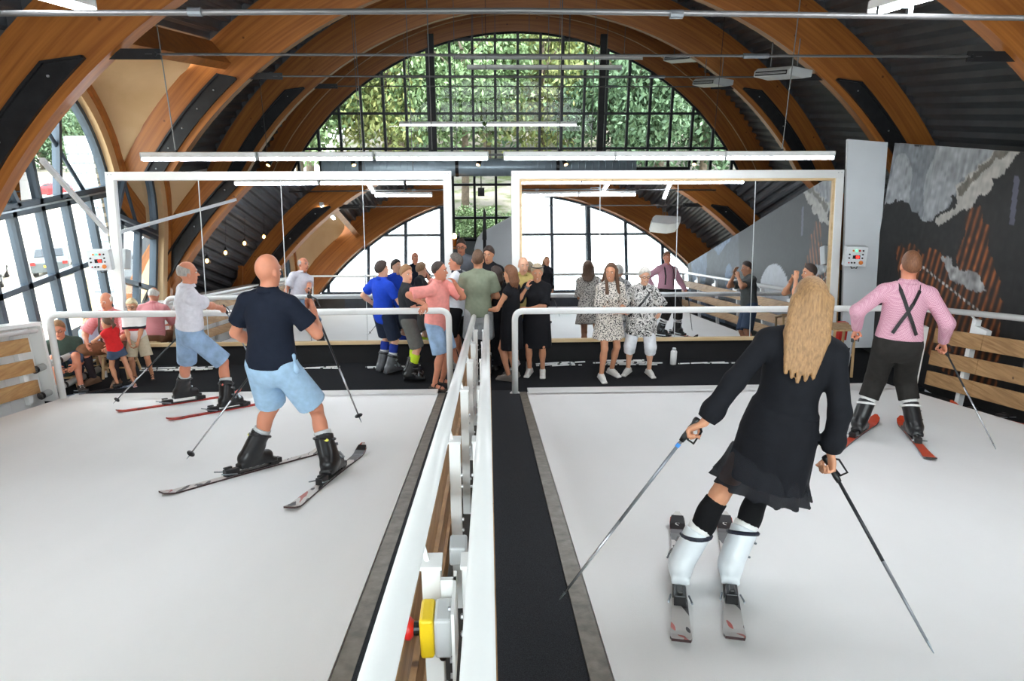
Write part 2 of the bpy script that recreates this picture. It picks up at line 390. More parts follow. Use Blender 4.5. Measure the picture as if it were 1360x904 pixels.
arch_words = ['above the near gable wall', 'over the upper end of the ski mats', 'just in front of the mirrors', 'just behind the mirrors', 'second from the far gable', 'framing the far gable window']
m_plate = m_dark
for i, y in enumerate(ARCH_Y):
    t = thing('timber_arch', 'laminated orange timber roof arch ' + arch_words[i], 'roof arch', (XC, y, 0), 'laminated timber roof arches')
    w = 0.11; n = 64; ro = RO + 0.01 if i not in (0, 5) else RO + 0.40
    a_end = math.acos((-0.35-ZC)/RO); vs_ = []; fs = []
    a_left = a_end if i != 3 else math.acos((2.2-ZC)/RO)
    for k in range(n+1):
        a = -a_left + (a_left+a_end)*k/n
        for R, yy in ((RI, y-w), (RI, y+w), (ro, y+w), (ro, y-w)):
            vs_.append((XC + R*math.sin(a), yy, ZC + R*math.cos(a)))
    for k in range(n):
        for q in range(4):
            q2 = (q+1) % 4; fs.append((k*4+q, k*4+4+q, k*4+4+q2, k*4+q2))
    fs += [(0, 1, 2, 3), tuple(n*4+q for q in (3, 2, 1, 0))]
    obj('beam', MB().add(vs_, fs), m_arch, t)
    vs_ = []; fs = []
    for k in range(n+1):
        a = -a_left + (a_left+a_end)*k/n
        for R, yy in ((ro, y-0.06), (ro, y+0.06), (RO+0.20, y+0.06), (RO+0.20, y-0.06)): vs_.append((XC + R*math.sin(a), yy, ZC + R*math.cos(a)))
    for k in range(n):
        for q in range(4):
            q2 = (q+1) % 4; fs.append((k*4+q, k*4+4+q, k*4+4+q2, k*4+q2))
    if i not in (0, 5): obj('closure_strip', MB().add(vs_, fs), m_deck, t)
    if i in (0, 5): 
        m = MB(); pts = [(XC + (RI+0.42)*math.sin(a), y-0.125, ZC + (RI+0.42)*math.cos(a)) for a in np.linspace(-1.2, 1.2, 60)]
        m.tube(pts, 0.014, 5); obj('edge_trim', m, m_ply, t)
        continue
    # steel flitch channels on both faces, from the foot up to the tie rod
    for sx in (-1, 1):
        for sy in (-1, 1):
            aa = np.linspace(math.radians(39), math.radians(72 if not (i == 3 and sx < 0) else 56), 14); vs_ = []; fs = []
            for j, a in enumerate(aa):
                r0, r1 = RI+0.10, RI+0.36
                if j == 0: r1 = RI + 0.14
                for R, d in ((r0, 0.0), (r0, 0.05), (r0+0.03, 0.05), (r0+0.03, 0.018), (r1-0.03, 0.018), (r1-0.03, 0.05), (r1, 0.05), (r1, 0.0)):
                    vs_.append((XC + sx*R*math.sin(a), y + sy*(w+0.001+d), ZC + R*math.cos(a)))
            for j in range(13):
                for q in range(8):
                    q2 = (q+1) % 8; fs.append((j*8+q, j*8+8+q, j*8+8+q2, j*8+q2))
            fs += [tuple(range(8)), tuple(13*8+q for q in range(7, -1, -1))]
            pl = obj('steel_channel', MB().add(vs_, fs), m_plate, t)
            m = MB()
            for a in np.linspace(math.radians(42), math.radians(68 if not (i == 3 and sx < 0) else 54), 5):
                c = V3((XC + sx*(RI+0.23)*math.sin(a), y + sy*(w+0.02), ZC + (RI+0.23)*math.cos(a)))
                m.lathe(c, [(0.014, 0), (0.014, 0.014), (0.008, 0.018)], (0, sy, 0), 6)
            obj('bolts', m, m_bolt, pl)
    # tie rod with clevis plates and a turnbuckle
    zt = 4.13; xl = xvault(zt, RI)
    m = MB().tube([(XC - xl + 0.3, y, zt), (XC + xl - 0.3, y, zt)], 0.013, 8)
    tr = obj('tie_rod', m, m_rod, t)
    for sx in (-1, 1):
        m = MB()
        m.box((min(XC + sx*(xl-0.45), XC + sx*(xl+0.14)), y-0.012, zt-0.05), (max(XC + sx*(xl-0.45), XC + sx*(xl+0.14)), y+0.012, zt+0.05))
        m.lathe((XC + sx*(xl-0.4), y-0.03, zt), [(0.022, 0), (0.022, 0.06)], (0, 1, 0), 8)
        obj('clevis', m, m_dark, tr)
    m = MB(); cx = XC + 1.9
    m.tube([(cx-0.13, y, zt), (cx+0.13, y, zt)], 0.026, 8); obj('turnbuckle', m, m_steel, tr)

# purlins between arches 2 and 3 above the dormers, left side
for (ya, yb, lb) in ((7.62, 11.68, 'timber purlin above the arched side window'), (-0.9, 3.08, 'timber purlin above the rear side window')):
    a = -math.acos((DZ-0.02-ZC)/RO); m = MB()
    c0 = V3((XC + (RO-0.02)*math.sin(a), ya, ZC + (RO-0.02)*math.cos(a))); c1 = c0.copy(); c1[1] = yb
    rad = V3((math.sin(a), 0, math.cos(a)))
    m.bar(c0 - rad*0.2, c1 - rad*0.2, 0.14, 0.42, up=rad)
    o = struct('trim_purlin', m, m_glulam, lb)

# ---- dormers with arch-topped windows on the left side
WX, WH, WS, WR = -6.1, 1.78, 2.42, 1.92      # window plane, half width, spring height, rise
def arch_pt(t, hw=WH, rise=WR, spring=WS, z0=0.30):
    """t 0..1 round the opening: up the near jamb, over the arch, down the far jamb; gives (dy, z)"""
    if t < 0.22: return (-hw, z0 + (spring-z0)*t/0.22)
    if t > 0.78: return (hw, z0 + (spring-z0)*(1-t)/0.22)
    a = math.pi*(1 - (t-0.22)/0.56); return (hw*math.cos(a), spring + rise*math.sin(a))
def dormer(yc, ya, yb, idx, words):
    hb = (yb-ya)/2 - 0.10; ym = (ya+yb)/2
    def opening(t):
        # outline where the plywood hood meets the main vault
        hw, top = hb, DZ - 0.05
        if t < 0.30: dy, z = -hw, -0.3 + (top-0.5+0.3)*t/0.30
        elif t > 0.70: dy, z = hw, -0.3 + (top-0.5+0.3)*(1-t)/0.30
        else:
            a = math.pi*(1-(t-0.30)/0.40); c, s_ = math.cos(a), math.sin(a)
            dy = hw*math.copysign(abs(c)**0.6, c); z = top-0.5 + 0.5*abs(s_)**0.6
        return (XC - xvault(z, RO-0.04), ym+dy, z)
    n = 72; m = MB(); vs_ = []; fs = []; K = 7
    for i in range(n+1):
        t = i/n; dy, z = arch_pt(t, WH+0.20, WR+0.18); P0 = V3((WX, yc+dy, z)); P1 = V3(opening(t))
        for k in range(K):
            q = k/(K-1); bulge = 0.10*math.sin(math.pi*q)
            P = P0*(1-q) + P1*q + V3((0, 0, bulge if 0.25 < t < 0.75 else 0)); vs_.append(P)
    for i in range(n):
        for k in range(K-1):
            a = i*K+k; fs.append((a, a+1, a+K+1, a+K))
    struct('wall_dormer', m.add(vs_, fs), m_ply, 'birch plywood hood curving round the ' + words, smooth=True)
    m = MB()
    # cheek walls beside the window
    for sy in (-1, 1):
        y0, y1 = sorted((yc+sy*(WH+0.18), yc+sy*2.35)); m.box((WX-0.12, y0, -0.4), (WX-0.02, y1, 2.6))
    struct('wall_dormer_cover', m, m_glulam, 'timber cladding outside the ' + words)
    # window: arched frame, jambs, transom, muntins, panes
    w = thing('window_%d' % idx, 'tall arch-topped side window with dark frame, ' + words, 'window', (WX, yc, 0.3), kind='structure')
    def ring(hw, rise, width, depth, mat, name, xo=0.0):
        m = MB(); vs_ = []; fs = []; nn = 60
        for i in range(nn+1):
            t = i/nn; a = V3(arch_pt(t, hw, rise)); b = V3(arch_pt(t, hw-width, rise-width))
            for (p, xx) in ((a, xo-depth), (b, xo-depth), (b, xo+depth), (a, xo+depth)): vs_.append((WX+xx, yc+p[0], p[1]))
        for i in range(nn):
            for q in range(4):
                q2 = (q+1) % 4; fs.append((i*4+q, i*4+4+q, i*4+4+q2, i*4+q2))
        return obj(name, m.add(vs_, fs), mat, w)
    ring(WH+0.02, WR+0.02, 0.075, 0.06, m_frame2, 'frame')
    ring(WH+0.20, WR+0.20, 0.18, 0.10, m_ply, 'reveal', 0.06)
    ring(WH+0.30, WR+0.30, 0.11, 0.05, m_glulam, 'timber_rim', 0.16)
    def bar(p, q, wd_, name): return obj(name, MB().bar((WX, yc+p[0], p[1]), (WX, yc+q[0], q[1]), wd_, 0.11, up=(1, 0, 0)), m_frame2, w)
    bar((-WH, WS-0.03), (WH, WS-0.03), 0.17, 'transom')
    obj('transom_strip', MB().box((WX+0.056, yc-WH, WS-0.045), (WX+0.07, yc+WH, WS-0.02)), m_steel, w)
    bar((-WH, 0.34), (WH, 0.34), 0.10, 'sill_rail')
    bar((-WH, 1.40), (WH, 1.40), 0.075, 'muntin')
    ys = [-1.19, -0.595, 0.0, 0.595, 1.19]
    for q in ys: bar((q, 0.3), (q, WS), 0.085, 'mullion')
    # curved and diagonal bars in the arch head
    ip = [(0.0, WS, 0.0, WS+WR), (-0.45, WS, -0.95, WS+1.55), (0.45, WS, 0.95, WS+1.55)]
    for a0, z0, a1, z1 in ip: bar((a0, z0), (a1, z1), 0.06, 'muntin')
    for sy in (-1, 1):
        pts = [(sy*(1.15 - 1.15*math.sin(a)*0.98 - 0.0), WS + 1.75*math.sin(a)*0.95*math.cos(a*0.25)) for a in np.linspace(0, math.pi/2, 9)]
        for p, q in zip(pts[:-1], pts[1:]):
            pass
        m = MB(); m.tube([(WX, yc+p[0], p[1]) for p in pts], 0.032, 6); obj('curved_bar', m, m_frame2, w, smooth=True)
    # panes
    edges = [-WH] + ys + [WH]
    for a, b in zip(edges[:-1], edges[1:]):
        for z0, z1 in ((0.36, 1.37), (1.43, WS-0.1)):
            obj('pane', MB().add([(WX, yc+a+0.03, z0), (WX, yc+b-0.03, z0), (WX, yc+b-0.03, z1), (WX, yc+a+0.03, z1)], [(0, 1, 2, 3)]), m_glass, w)
    for sy in (-1, 1):
        P = [(0.02*sy, WS+0.05)]
        for a in np.linspace(0, math.pi/2, 14): P.append((sy*(WH-0.05)*math.cos(a), WS+0.05 + (WR-0.1)*math.sin(a)))
        P = [P[0]] + P[1:]
        obj('pane', MB().add([(WX, yc+p[0] if abs(p[0]) > .02 else yc+0.02*sy, p[1]) for p in P], [tuple(range(len(P)))]), m_glass, w)
    # low wall under the sill
    struct('wall_dormer_base', MB().box((WX-0.15, yc-2.1, -0.4), (WX+0.05, yc+2.1, 0.3)), m_panelwhite, 'low white wall under the ' + words)
dormer(9.62, 7.5, 11.8, 1, 'window beside the seated spectators')
dormer(1.08, -1.05, 3.2, 2, 'window at the upper end of the hall')
# white brick pier outside beside the side window
m_brickw, N_, L_, b_ = newmat('white_glazed_brick')
tcb = N_.new('ShaderNodeTexCoord'); mpb = N_.new('ShaderNodeMapping'); mpb.inputs['Rotation'].default_value = (math.radians(90), 0, 0)
L_.new(tcb.outputs['Object'], mpb.inputs['Vector']); bkt = N_.new('ShaderNodeTexBrick'); bkt.inputs['Scale'].default_value = 3.2
bkt.inputs['Color1'].default_value = lin((226, 236, 240)); bkt.inputs['Color2'].default_value = lin((206, 220, 228)); bkt.inputs['Mortar'].default_value = lin((130, 150, 165)); bkt.inputs['Mortar Size'].default_value = 0.03
L_.new(mpb.outputs['Vector'], bkt.inputs['Vector']); L_.new(bkt.outputs['Color'], b_.inputs['Base Color'])
m = MB()
for k in range(56):
    z = -4.6 + k*0.14; m.box((WX-0.56+0.006*(k % 2), 11.44, z), (WX-0.15, 11.68, z+0.125))
m.box((WX-0.54, 11.46, -4.6), (WX-0.17, 11.66, 3.2))
struct('wall_pier', m, m_brickw, 'pale block pier standing outside the side window')

# ---- gable windows
def clip_poly(P, inside, inter):
    out = []
    for i in range(len(P)):
        a, b = P[i], P[(i+1) % len(P)]
        ia, ib = inside(a), inside(b)
        if ia: out.append(a)
        if ia != ib: out.append(inter(a, b))
    return out
def clip_circle(P, R, n=48):
    for k in range(n):
        a = math.pi*2*k/n + math.pi/n; nx, nz = math.sin(a), math.cos(a); d = R
        f = lambda p: (p[0]-XC)*nx + (p[1]-ZC)*nz - d
        def inter(a_, b_):
            fa, fb = f(a_), f(b_); t = fa/(fa-fb); return (a_[0]+(b_[0]-a_[0])*t, a_[1]+(b_[1]-a_[1])*t)
        P = clip_poly(P, lambda p: f(p) <= 0, inter)
        if len(P) < 3: return []
    return P
def gable(y, xs, zs, thick, idx, label, zmin, m_frame=m_frame, mw_=0.035):
    w = thing('window_%d' % idx, label, 'window', (XC, y, zmin), kind='structure')
    for x in xs:
        zt = ZC + xvault(0, RI) if False else ZC + math.sqrt(max(0, RI**2 - (x-XC)**2))
        if zt > zmin + 0.1: obj('mullion', MB().box((x-mw_, y-0.05, zmin), (x+mw_, y+0.05, zt)), m_frame, w)
    for x in thick:
        zt = ZC + math.sqrt(RI**2 - (x-XC)**2) + 0.3; obj('steel_post', MB().box((x-0.085, y-0.22, zmin), (x+0.085, y-0.06, zt)), m_dark, w)
    for z in zs:
        hx = math.sqrt(max(0, RI**2 - (z-ZC)**2)); obj('muntin', MB().box((XC-hx, y-0.045, z-0.035), (XC+hx, y+0.045, z+0.035)), m_frame, w)
    xe = sorted(xs); xe = [XC-7.5] + xe + [XC+7.5]; ze = [zmin] + sorted(zs) + [6.2]
    for a, b in zip(xe[:-1], xe[1:]):
        for c, d in zip(ze[:-1], ze[1:]):
            P = clip_circle([(a+0.035, c+0.035), (b-0.035, c+0.035), (b-0.035, d-0.035), (a+0.035, d-0.035)], RI)
            if len(P) >= 3: obj('pane', MB().add([(px, y, pz) for px, pz in P], [tuple(range(len(P)))]), m_glass, w)
    hx = math.sqrt(RI**2 - (zmin-ZC)**2)
    obj('sill', MB().box((XC-hx, y-0.10, zmin-0.06), (XC+hx, y+0.08, zmin)), m_frame, w)
    pts = [(XC + (RI-0.01)*math.sin(a), y, ZC + (RI-0.01)*math.cos(a)) for a in np.linspace(-math.acos((zmin-ZC)/RI), math.acos((zmin-ZC)/RI), 70)]
    obj('frame', MB().tube(pts, 0.05, 6), m_frame, w)
    return w
xs = [0.88 + 0.625*k for k in range(-11, 12)]
gable(20.3, xs, [5.47, 4.53, 3.56, 2.61, 1.60, 0.64], [-1.49, 3.22], 3, 'large arched gable window with many small panes and trees behind', 0.05)
struct('wall_back', MB().box((-7.2, 20.22, -1.0), (9.0, 20.38, 0.05)), m_dark, 'dark low wall under the far gable window')
gable(-1.2, [0.88 + 1.18*k for k in range(-6, 7)], [3.05, 4.35], [-1.5, 3.25], 4, 'arched gable window above the upper end of the ski mats', 2.55, m_frame2, 0.05)
struct('wall_rear', MB().box((-7.2, -1.35, -0.4), (9.0, -1.15, 2.5)), M('dark_rear_boarding', (66, 62, 60), 0.7, noise=0.2, ns=4), 'dark wall below the near gable window')

# ---- mural wall on the right (a flat print on panels)
XM = 6.02
def inpoly(P, x, y):
    r = False; j = len(P)-1
    for i in range(len(P)):
        if (P[i][1] > y) != (P[j][1] > y) and x < (P[j][0]-P[i][0])*(y-P[i][1])/(P[j][1]-P[i][1]) + P[i][0]: r = not r
        j = i
    return r
P_snow = [(10.6, 3.2), (7.93, 3.2), (7.78, 3.14), (8.73, 2.55), (9.09, 2.16), (9.44, 2.20), (9.7, 2.34), (10.6, 2.30)]
P_beam = [(8.11, 3.2), (7.74, 3.2), (8.26, 2.6), (8.92, 2.10), (9.04, 2.16), (8.64, 2.47), (8.73, 2.68)]
P_beam2 = [(8.08, 3.2), (7.95, 3.2), (8.62, 2.56), (8.70, 2.66)]
P_log1 = [(8.46, 2.50), (8.2, 2.48), (7.52, 1.48), (7.30, 0.3), (8.30, 0.3), (8.32, 1.06), (8.40, 1.75)]
P_log2 = [(9.77, 1.73), (9.33, 1.81), (8.57, 1.76), (8.14, 1.12), (8.3, 0.4), (9.28, 0.4)]
P_ice = [(8.74, 1.72), (8.60, 1.78), (7.96, 1.67), (7.82, 1.51), (8.04, 1.45), (8.47, 1.53)]
P_pipe = [(7.79, 2.9), (7.70, 2.88), (7.62, 2.35), (7.70, 2.35)]
ys = np.concatenate([np.arange(0.0, 7.2, 0.06), np.arange(7.2, 10.285, 0.016)]); zs = np.arange(-0.05, 3.17, 0.018)
nz1 = rng.normal(size=(40, 40)); 
def vn(x, y):
    xi, yi = int(math.floor(x)) % 40, int(math.floor(y)) % 40; fx, fy = x-math.floor(x), y-math.floor(y)
    fx = fx*fx*(3-2*fx); fy = fy*fy*(3-2*fy)
    a = nz1[yi, xi]*(1-fx) + nz1[yi, (xi+1) % 40]*fx; b = nz1[(yi+1) % 40, xi]*(1-fx) + nz1[(yi+1) % 40, (xi+1) % 40]*fx
    return a*(1-fy) + b*fy
def mural_col(y, z):
    jy, jz = y + 0.03*vn(y*7, z*7) + 0.012*vn(y*22, z*22), z + 0.03*vn(z*7+9, y*7+3) + 0.012*vn(z*22, y*22+7)
    if inpoly(P_beam2, jy, jz): c = (128, 122, 112); k = 0.10
    elif inpoly(P_beam, jy, jz): c = (206, 202, 194); k = 0.06
    elif inpoly(P_snow, jy, jz): c = (150, 156, 162) if vn(y*2.2+4, z*2.2) > 0.15 else (186, 190, 194); k = 0.08
    elif inpoly(P_ice, jy, jz): c = (170, 170, 170); k = 0.16
    elif inpoly(P_pipe, y, z): c = (104, 104, 122); k = 0.02
    elif inpoly(P_log1, jy, jz) or (inpoly(P_log2, jy, jz) and vn(y*3, z*3) > -1.1):
        s_ = 0.5 + 0.5*math.sin((y + 0.12*z)*2*math.pi/0.115)
        c = (40 + 120*s_**1.5, 24 + 66*s_**1.6, 16 + 26*s_**1.8); k = 0.14
    elif y < 7.0 and y > 5.6 and abs(math.hypot(y-6.2, (z-1.2)*1.0)) < 0.85: c = (222, 226, 232); k = 0.02
    elif y < 4.3: c = (120, 140, 170) if vn(y*1.4, z*1.4) > -0.2 else (70, 76, 88); k = 0.1
    else: c = (30, 29, 29); k = 0.14
    t = (z-1.57) - (y-9.2)*(1.27-1.57)/(7.89-9.2)
    if 7.85 < y < 9.25 and abs(t) < 0.016: c = (210, 206, 200) if int(y*22) % 2 else (70, 66, 60)
    g = 0.86*(1 + k*vn(y*16, z*16+5) + 0.5*k*vn(y*43, z*9))
    return tuple(max(0, min(255, q*g)) for q in c)
vs_ = [(XM, y, z) for z in zs for y in ys]; ny = len(ys)
fs = [(j*ny+i, (j+1)*ny+i, (j+1)*ny+i+1, j*ny+i+1) for j in range(len(zs)-1) for i in range(ny-1)]
m_mural, N_, L_, b_ = newmat('printed_mural'); b_.inputs['Roughness'].default_value = 0.6
at = N_.new('ShaderNodeVertexColor'); at.layer_name = 'print'; L_.new(at.outputs['Color'], b_.inputs['Base Color'])
mw = struct('wall_right', MB().add(vs_, fs), m_mural, 'wall panel printed with dark logs, orange slats and an icy beam')
ca = mw.data.color_attributes.new('print', 'FLOAT_COLOR', 'POINT')
ca.data.foreach_set('color', np.array([lin(mural_col(y, z)) for z in zs for y in ys], dtype=np.float32).ravel())
struct('wall_right_core', MB().box((XM+0.004, 0.0, -0.3), (XM+0.10, 10.28, 3.15)), m_panelwhite, 'white core of the printed wall panel')
for yj in (8.25, 5.8, 3.3):
    pass
# white end panel facing the ski mats, leaning like the mirrors
TM = math.radians(11.0)
MU = V3((0, math.sin(TM), math.cos(TM)))      # mirror up
MN = V3((0, -math.cos(TM), math.sin(TM)))     # mirror front normal
MB0 = V3((0, 9.95, 0.28))
def mir(x, h, d=0.0): return MB0 + ux(x) + MU*h + MN*d
m = MB().prism([mir(5.52, -0.2, -0.02), mir(6.02, -0.2, -0.02), mir(6.06, 2.93, -0.02), mir(5.44, 2.98, -0.02)], -MN*0.05)
struct('wall_end_panel', m, m_panelwhite, 'white leaning panel between the mirror and the printed wall')
m = MB().prism([mir(5.30, -0.25, -0.12), mir(5.50, -0.25, -0.12), mir(5.46, 2.1, -0.12), mir(5.30, 2.1, -0.12)], -MN*0.05)
struct('wall_end_board', m, m_board, 'bare plywood edge beside the right mirror')
# white pilaster beside the left mirror
m = MB().box((-6.1, 11.45, -0.2), (-5.15, 11.95, 2.30)); struct('wall_left_reveal', m, m_white, 'white wall beside the side window')

struct('wall_left_back', MB().box((-6.40, 11.96, -0.2), (-6.28, 16.2, 2.4)), m_panelwhite, 'white side wall behind the left mirror')
# ---- black kick wall below the mirrors
for x0, x1, w_ in ((-5.75, -0.50, 'left'), (0.33, 5.5, 'right')):
    m = MB().prism([(x0, 9.80, -0.05), (x1, 9.80, -0.05), (x1, 9.93, 0.27), (x0, 9.93, 0.27)], (0, 0.12, 0))
    struct('wall_kick_' + w_, m, m_blackwall, 'black low wall under the %s mirror' % w_)
# ================================================================== MIRRORS
def mirror(x0, x1, h0, h1, n, label, inner_pine):
    t = thing('wall_mirror', label, 'mirror', tuple(mir((x0+x1)/2, h0)), 'large leaning wall mirrors')
    def flat(a, b, c, d, d0, d1): return MB().prism([mir(a, c, d1), mir(b, c, d1), mir(b, d, d1), mir(a, d, d1)], -MN*(d1-d0))
    fw = 0.12
    obj('frame_top', flat(x0, x1, h1-fw, h1, -0.10, 0.05), m_white, t, bevel=0.004)
    obj('frame_side', flat(x0, x0+fw, h0, h1-fw, -0.10, 0.05), m_white, t, bevel=0.004)
    obj('frame_side', flat(x1-fw, x1, h0, h1-fw, -0.10, 0.05), m_white, t, bevel=0.004)
    obj('bottom_strip', flat(x0, x1, h0-0.05, h0, -0.10, 0.06), m_pine_pale, t)
    a, b = x0+fw, x1-fw
    if inner_pine:
        obj('pine_bead', flat(a, b, h1-fw-0.035, h1-fw, -0.01, 0.03), m_pine_pale, t)
        obj('pine_bead', flat(a, a+0.035, h0, h1-fw-0.035, -0.01, 0.03), m_pine_pale, t)
        obj('pine_bead', flat(b-0.035, b, h0, h1-fw-0.035, -0.01, 0.03), m_pine_pale, t)
        a += 0.035; b -= 0.035
    obj('backing', flat(x0+0.02, x1-0.02, h0+0.01, h1-0.02, -0.09, -0.012), m_dark, t)
    st = (b-a)/n; top = h1-fw-(0.035 if inner_pine else 0)
    for k in range(n):
        xa, xb = a+k*st, a+(k+1)*st
        e = (random.random()-0.5)*0.003
        P = [mir(xa+0.002, h0, 0.0+e), mir(xb-0.002, h0, 0.0-e), mir(xb-0.002, top, 0.0-e), mir(xa+0.002, top, 0.0+e)]
        p = obj('mirror_pane', MB().prism(P, -MN*0.006), m_mirror, t)
        if k: obj('joint_strip', MB().bar(mir(xa, h0, 0.003), mir(xa, top, 0.003), 0.010, 0.004, up=MN), m_grey, t)
    mbolt = MB()
    for x in (x0+0.04, x0+0.09, x1-0.04, x1-0.09): mbolt.lathe(mir(x, h1-0.04, 0.05), [(0.008, 0), (0.008, 0.006)], MN, 8)
    obj('screws', mbolt, m_bolt, t)
    return t
mirror(-5.55, -0.53, 0.0, 2.52, 4, 'large leaning wall mirror in a plain white frame on the left', False)
mirror(0.36, 5.38, 0.0, 2.52, 4, 'large leaning wall mirror with pine inner beading on the right', True)

# ================================================================== RAILS
RT = 0.028
def tubeobj(name, pts, r, mat, parent, n=14): return obj(name, MB().tube(pts, r, n), mat, parent, smooth=True)
def bend(pts, r=0.12, n=7):
    """round the corners of a polyline"""
    P = [V3(p) for p in pts]; out = [P[0]]
    for i in range(1, len(P)-1):
        a = P[i] + unit(P[i-1]-P[i])*r; b = P[i] + unit(P[i+1]-P[i])*r
        for k in range(n+1):
            t = k/n; out.append(a*(1-t)**2 + P[i]*2*t*(1-t) + b*t*t)
    return out + [P[-1]]
t = thing('handrail', 'white tubular handrail across the foot of the left ski mat', 'handrail', (-3, 8.5, 0), 'white handrails across the foot of the mats')
tubeobj('rail', bend([(-5.56, 8.42, 0.03), (-5.56, 8.50, 1.15), (-0.52, 8.56, 1.14), (-0.52, 8.50, 0.02)]), 0.042, m_whitegloss, t)
obj('base_flange', MB().lathe((-5.56, 8.42, 0.03), [(0.07, 0), (0.07, 0.012)], (0, 0, 1), 16), m_whitegloss, t)
obj('base_flange', MB().lathe((-0.52, 8.50, -0.0), [(0.07, 0), (0.07, 0.02)], (0, 0, 1), 16), m_whitegloss, t)
t = thing('handrail', 'white tubular handrail across the foot of the right ski mat', 'handrail', (3, 8.5, 0), 'white handrails across the foot of the mats')
tubeobj('rail', bend([(0.34, 8.40, 0.02), (0.34, 8.50, 1.14), (5.72, 8.50, 1.13), (5.74, 8.0, 1.20)]), 0.042, m_whitegloss, t)
obj('base_flange', MB().lathe((0.34, 8.40, 0.02), [(0.07, 0), (0.07, 0.02)], (0, 0, 1), 16), m_whitegloss, t)

def rpt(x, y, h): return (x, y, bz(y)+h)
# centre double rail
for side, x, px, bx_, words in ((-1, -0.195, -0.165, -0.235, 'left'), (1, -0.025, -0.055, 0.0, 'right')):
    t = thing('centre_rail', 'long white rail down the middle, the %s one of the close pair' % ('ski-mat side' if side < 0 else 'walkway side'), 'handrail', rpt(x, 4, 0), 'paired rails down the middle')
    tubeobj('rail', [rpt(x, 0.15, 1.03), rpt(x, 8.72, 1.03)], 0.031, m_whitegloss, t, 18)
    obj('rail_cap', MB().lathe(rpt(x, 8.72, 1.03), [(0.031, 0), (0.024, 0.012), (0.008, 0.018)], SD, 14), m_whitegloss, t)
    for k in range(7):
        y = 0.32 + 1.28*k
        if y > 8.4: break
        p = obj('post', MB().box((px-0.026, y-0.03, bz(y)-0.02), (px+0.026, y+0.03, bz(y)+0.90)), m_whitegloss, t, bevel=0.003)
        obj('post_cap', MB().box((px-0.030, y-0.034, bz(y)+0.90), (px+0.030, y+0.034, bz(y)+0.912)), m_whitegloss, p, bevel=0.002)
        obj('bracket', MB().tube([(px, y, bz(y)+0.86), (x, y, bz(y)+0.99)], 0.008, 6), m_whitegloss, p)
        m = MB()
        for hh in (0.18, 0.24, 0.42, 0.48, 0.66, 0.72):
            m.lathe((px - side*0.026, y, bz(y)+hh), [(0.009, 0), (0.009, 0.007), (0.004, 0.01)], (-side, 0, 0), 6)
        obj('bolts', m, m_bolt, p)
    for hh in (0.14, 0.38, 0.62):
        ya = 0.2
        for L_b in (2.2, 2.56, 2.56, 0.9):
            yb = min(ya + L_b, 8.35)
            P = [rpt(bx_-0.012, ya+0.004, hh), rpt(bx_-0.012, yb-0.004, hh), rpt(bx_-0.012, yb-0.004, hh+0.14), rpt(bx_-0.012, ya+0.004, hh+0.14)]
            obj('board', MB().prism(P, (0.024, 0, 0)), m_board, t)
            ya = yb
            if ya >= 8.3: break
# emergency stop on the centre rail
ey = 1.46
t = thing('emergency_stop', 'yellow and grey emergency stop box with red mushroom button on centre rail', 'emergency stop', (-0.2, ey, bz(ey)+0.4))
ez = bz(ey)+0.775
obj('housing', MB().box((-0.148, ey-0.045, ez-0.06), (-0.103, ey+0.045, ez+0.06)), m_grey, t, bevel=0.008)
obj('cover', MB().box((-0.185, ey-0.045, ez-0.06), (-0.149, ey+0.045, ez+0.06)), m_yellow, t, bevel=0.008)
b_ = obj('collar', MB().lathe((-0.185, ey, ez), [(0.018, 0), (0.018, 0.018)], (-1, 0, 0), 16), m_blk, t)
obj('button', MB().lathe((-0.203, ey, ez), [(0.020, 0), (0.030, 0.010), (0.030, 0.020), (0.022, 0.027)], (-1, 0, 0), 20), m_red, t, smooth=True)
obj('cable_gland', MB().lathe((-0.13, ey, ez-0.06), [(0.015, 0), (0.015, 0.022), (0.010, 0.04)], (0, 0, -1), 12), m_blk, t)
obj('mounting_plate', MB().box((-0.102, ey-0.07, ez-0.12), (-0.094, ey+0.10, ez+0.10)), m_whitegloss, t)
obj('bracket', MB().box((-0.135, ey+0.06, ez-0.02), (-0.094, ey+0.075, ez+0.10)), m_whitegloss, t)
m = MB()
for dz in (-0.1, -0.05, 0.11): m.lathe((-0.102, ey-0.06, ez+dz), [(0.007, 0), (0.007, 0.006)], (-1, 0, 0), 8)
obj('screws', m, m_bolt, t)
obj('junction_box', MB().box((-0.12, ey+0.20, ez+0.04), (-0.07, ey+0.27, ez+0.10)), m_grey, t, bevel=0.006)

# right side rail with boards
t = thing('side_barrier', 'white side rail with weathered boards along the right ski mat', 'barrier', rpt(5.75, 4, 0))
tubeobj('rail', [rpt(5.74, 0.0, 1.10), rpt(5.74, 8.05, 1.10)], 0.036, m_whitegloss, t)
for k in range(6):
    y = 7.62 - 1.5*k
    p = obj('post', MB().box((5.80, y-0.035, bz(y)-0.3), (5.87, y+0.035, bz(y)+1.02)), m_whitegloss, t, bevel=0.003)
    obj('bracket', MB().tube([(5.83, y, bz(y)+1.0), (5.74, y, bz(y)+1.08)], 0.012, 6), m_whitegloss, p)
    obj('gusset', MB().box((5.80, y-0.24, bz(y)+0.80), (5.86, y-0.036, bz(y)+0.95)), m_whitegloss, p)
obj('post', MB().box((5.60, 8.22, -0.05), (5.68, 8.30, 0.95)), m_whitegloss, t, bevel=0.003)
for hh in (0.08, 0.36, 0.66):
    ya = 8.22
    for L_b in (0.85, 2.4, 2.4, 2.4):
        yb = ya - L_b
        P = [rpt(5.765, yb+0.004, hh), rpt(5.765, ya-0.004, hh), rpt(5.765, ya-0.004, hh+0.19), rpt(5.765, yb+0.004, hh+0.19)]
        obj('board', MB().prism(P, (0.028, 0, 0)), m_board, t); ya = yb

